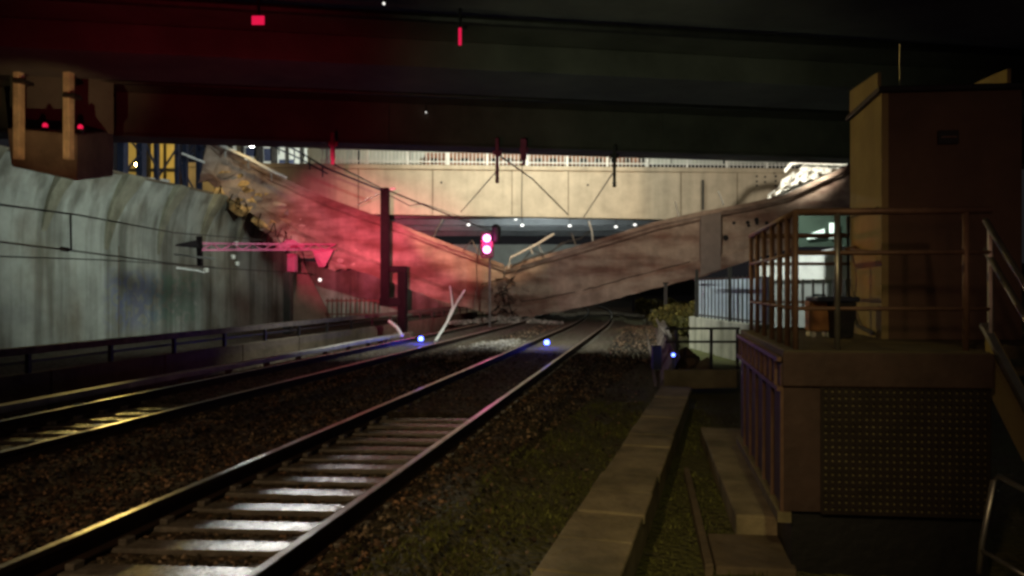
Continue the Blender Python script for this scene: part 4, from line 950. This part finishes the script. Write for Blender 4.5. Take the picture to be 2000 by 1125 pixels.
# cabin
cbn = thing('cabin', 'tall box cabin with an ochre side and dark brown front on the platform', 'cabin', Vector((3.5, 6.5, 1.2)))
K = Vector((3.03, 6.1, 0)); ka = Vector((1, -.10, 0)).normalized(); kb = Vector((.2, 1, 0)).normalized()
def kbx(a0, a1, b0, b1, z0, z1): return MB().box(K + ka * a0 + kb * b0 + ez * z0, ka * (a1 - a0), kb * (b1 - b0), ez * (z1 - z0))
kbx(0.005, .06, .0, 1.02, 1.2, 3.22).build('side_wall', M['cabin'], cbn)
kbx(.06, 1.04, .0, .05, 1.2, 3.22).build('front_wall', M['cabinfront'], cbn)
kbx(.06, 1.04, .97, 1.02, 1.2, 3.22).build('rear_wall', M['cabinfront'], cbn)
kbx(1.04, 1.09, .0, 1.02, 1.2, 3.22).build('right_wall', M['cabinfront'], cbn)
kbx(-.03, 1.12, -.04, 1.06, 3.223, 3.27).build('roof', M['black'], cbn, bevel=.008)
# raised roof fins left and right
for a_, lab in ((.0, 0), (1.02, 1)):
    A1 = K + ka * a_ + kb * .10; A2 = K + ka * a_ + kb * 1.02
    MB().hexa([A1 + ez * 3.274, A1 + ka * .03 + ez * 3.274, A2 + ka * .03 + ez * 3.274, A2 + ez * 3.274], [A1 + ez * 3.42, A1 + ka * .03 + ez * 3.42, A2 + ka * .03 + ez * 3.50, A2 + ez * 3.50]).build('roof_fin', M['cabin'], cbn)
MB().tube([K + ka * .24 + kb * .3 + ez * 3.27, K + ka * .24 + kb * .3 + ez * 3.72], .006, 5).build('aerial', M['galv'], cbn)
vb = kbx(.44, .60, -.03, -.002, 2.79, 2.90).build('vent_box', M['black'], cbn, bevel=.005)
kbx(.46, .58, -.036, -.031, 2.84, 2.85).build('slot', M['rustrail'], vb)
kbx(-.004, .001, .06, .96, 2.28, 2.30).build('seam', M['shelf'], cbn)
MB().tube([K + ka * -.02 + kb * 1.0 + ez * 2.3, K + ka * -.03 + kb * .95 + ez * 1.5, K + ka * -.03 + kb * .6 + ez * 1.28, K + ka * -.03 + kb * .1 + ez * 1.24], .018, 6).build('hanging_cable', M['black'], cbn)
MB().rock(K + ka * -.05 + kb * .8 + ez * 1.98, .08, (1, 1, .7), seed=8).tube([K + ka * -.05 + kb * .8 + ez * 1.98, K + ka * -.03 + kb * .3 + ez * 1.93], .02, 6).build('cable_bracket', M['rustrail'], cbn)
spot('red_on_cabin_side', (-1.5, 11, 2.4), K + kb * .5 + ez * 1.95, 110, (1, .16, .08), 9, 1.0, 0.0)
spot('red_on_cage', (1.2, 1.2, 2.2), Q(.5, 0.3, 1.25), 6, (1, .36, .24), 95, 1.0, 0.0)
# orange box and dark bin on platform
ob = thing('orange_case', 'orange brown upright case with dark handle on the platform floor', 'case', Q(.32, 1.2, 1.2))
c0 = P(1583, 642, 6.3); MB().box((c0.x, c0.y, 1.25), (.20, 0, 0), (0, .14, 0), (0, 0, .27)).build('body', M['orange'], ob, bevel=.02)
MB().tube([(c0.x + .05, c0.y + .07, 1.52), (c0.x + .05, c0.y + .07, 1.56), (c0.x + .15, c0.y + .07, 1.56), (c0.x + .15, c0.y + .07, 1.52)], .01, 6).build('handle', M['black'], ob)
for dx in (.03, .17): MB().lathe((c0.x + dx, c0.y + .02, 1.225), (0, 1, 0), [(0, .025), (.1, .025)], 10).build('wheel', M['white'], ob)
db = thing('dark_bin', 'dark lidded bin between the orange case and the cabin', 'bin', Q(.55, 1.2, 1.2))
d0 = P(1630, 642, 6.2); MB().hexa([(d0.x, d0.y, 1.2), (d0.x + .16, d0.y, 1.2), (d0.x + .16, d0.y + .2, 1.2), (d0.x, d0.y + .2, 1.2)], [(d0.x - .02, d0.y - .02, 1.5), (d0.x + .18, d0.y - .02, 1.5), (d0.x + .18, d0.y + .22, 1.5), (d0.x - .02, d0.y + .22, 1.5)]).build('body', M['black'], db, bevel=.01)
MB().box((d0.x - .16, d0.y - .04, 1.503), (.36, 0, 0), (0, .27, 0), (0, 0, .045)).build('lid', M['bluesteel'], db, bevel=.015)

# stairs at the right edge
stt = thing('metal_stairs', 'steep metal stairs with sloping handrails at the right edge', 'stairs', Vector((3.3, 4.2, -.2)))
a, b = Vector((3.20, 5.02, 1.36)), Vector((3.18, 3.9, .12))
for dx in (0, .75):
    A1, B1 = a + Vector((dx, 0, 0)), b + Vector((dx, 0, 0)); dn = Vector((0, 0, -.40))
    MB().hexa([A1 + dn, A1 + dn + Vector((.04, 0, 0)), B1 + dn + Vector((.04, 0, 0)), B1 + dn], [A1, A1 + Vector((.04, 0, 0)), B1 + Vector((.04, 0, 0)), B1]).build('stringer', M['cabin'], stt)
    for h in (.72, .52):
        MB().tube([a + Vector((dx, 0, h)), b + Vector((dx, 0, h))], .02, 8).build('handrail', M['galv'], stt, smooth=True)
    for k in (.05, .5, .95):
        p = a.lerp(b, k) + Vector((dx, 0, 0)); MB().tube([p, p + ez * .72], .018, 6).build('baluster', M['galv'], stt)
MB().bar(a + Vector((-.01, 0, .015)), b + Vector((-.01, 0, .015)), .05, .03).build('stringer_edge', M['galv'], stt)
for k in range(6):
    p = a.lerp(b, .1 + k * .16); MB().box(p + Vector((.045, -.12, -.18)), (.70, 0, 0), (0, .24, 0), (0, 0, .03)).build('tread', M['floor'], stt)
hp = tag(MB().tube([P(1912, 1120, 3.9), P(1918, 1060, 3.9), P(1940, 940, 3.9), P(1950, 930, 3.9), P(2010, 962, 3.7), P(2080, 1000, 3.5)], .014, 8).tube([P(1916, 1075, 3.9), P(2010, 1130, 3.6)], .012, 6).build('tube_barrier', M['galv'], smooth=True), 'low bent tube barrier at the bottom right in front of the platform', 'barrier')

# concrete strips left of the cage
sl1 = MB().hexa([(2.36, 9.3, -.32), (2.95, 9.2, -.32), (2.3, 5.6, -.32), (1.72, 5.7, -.32)], [(2.36, 9.3, -.12), (2.95, 9.2, -.12), (2.3, 5.6, -.12), (1.72, 5.7, -.12)])
tag(sl1.build('concrete_slab', M['trough'], bevel=.015), 'pale concrete slab tapering along the left foot of the platform', 'slab', 'slabs by the platform')
sl2 = MB().hexa([(1.78, 7.7, -.42), (1.84, 7.7, -.42), (1.36, 5.0, -.42), (1.30, 5.0, -.42)], [(1.78, 7.7, -.24), (1.84, 7.7, -.24), (1.36, 5.0, -.24), (1.30, 5.0, -.24)])
tag(sl2.build('kerb_stone', M['shelf'], bevel=.01), 'narrow kerb edge between the cable trough and the pale slab', 'kerb')
sl3 = MB().hexa([(1.38, 5.02, -.40), (1.9, 4.95, -.40), (2.1, 5.65, -.40), (1.5, 5.7, -.40)], [(1.38, 5.02, -.26), (1.9, 4.95, -.26), (2.1, 5.65, -.26), (1.5, 5.7, -.26)])
tag(sl3.build('concrete_slab', M['shelf'], bevel=.015), 'brown slab lying lower, in front of the pale tapering one', 'slab', 'slabs by the platform')
pit = MB().box((1.05, 3.0, -.30), (6, 0, 0), (0, .9, 0), (0, 0, .06)); tag(pit.build('kerb_beam', M['trough'], bevel=.02), 'dim concrete kerb beam at the bottom edge right of the trough', 'kerb')

# distant embankment
hh = MB(); 
for i, x in enumerate(np.linspace(-260, 260, 40)):
    h = 5 + 3 * math.sin(i * .7) + 2 * math.sin(i * 1.9); hh.v += [(x, 190, -1), (x, 200, h), (x, 260, h + 1)]
for i in range(39):
    hh.f += [(i * 3, i * 3 + 3, i * 3 + 4, i * 3 + 1), (i * 3 + 1, i * 3 + 4, i * 3 + 5, i * 3 + 2)]
struct(hh.build('hills', M['darkground']))
for o in bpy.data.objects:
    if '_base' in o: del o['_base']
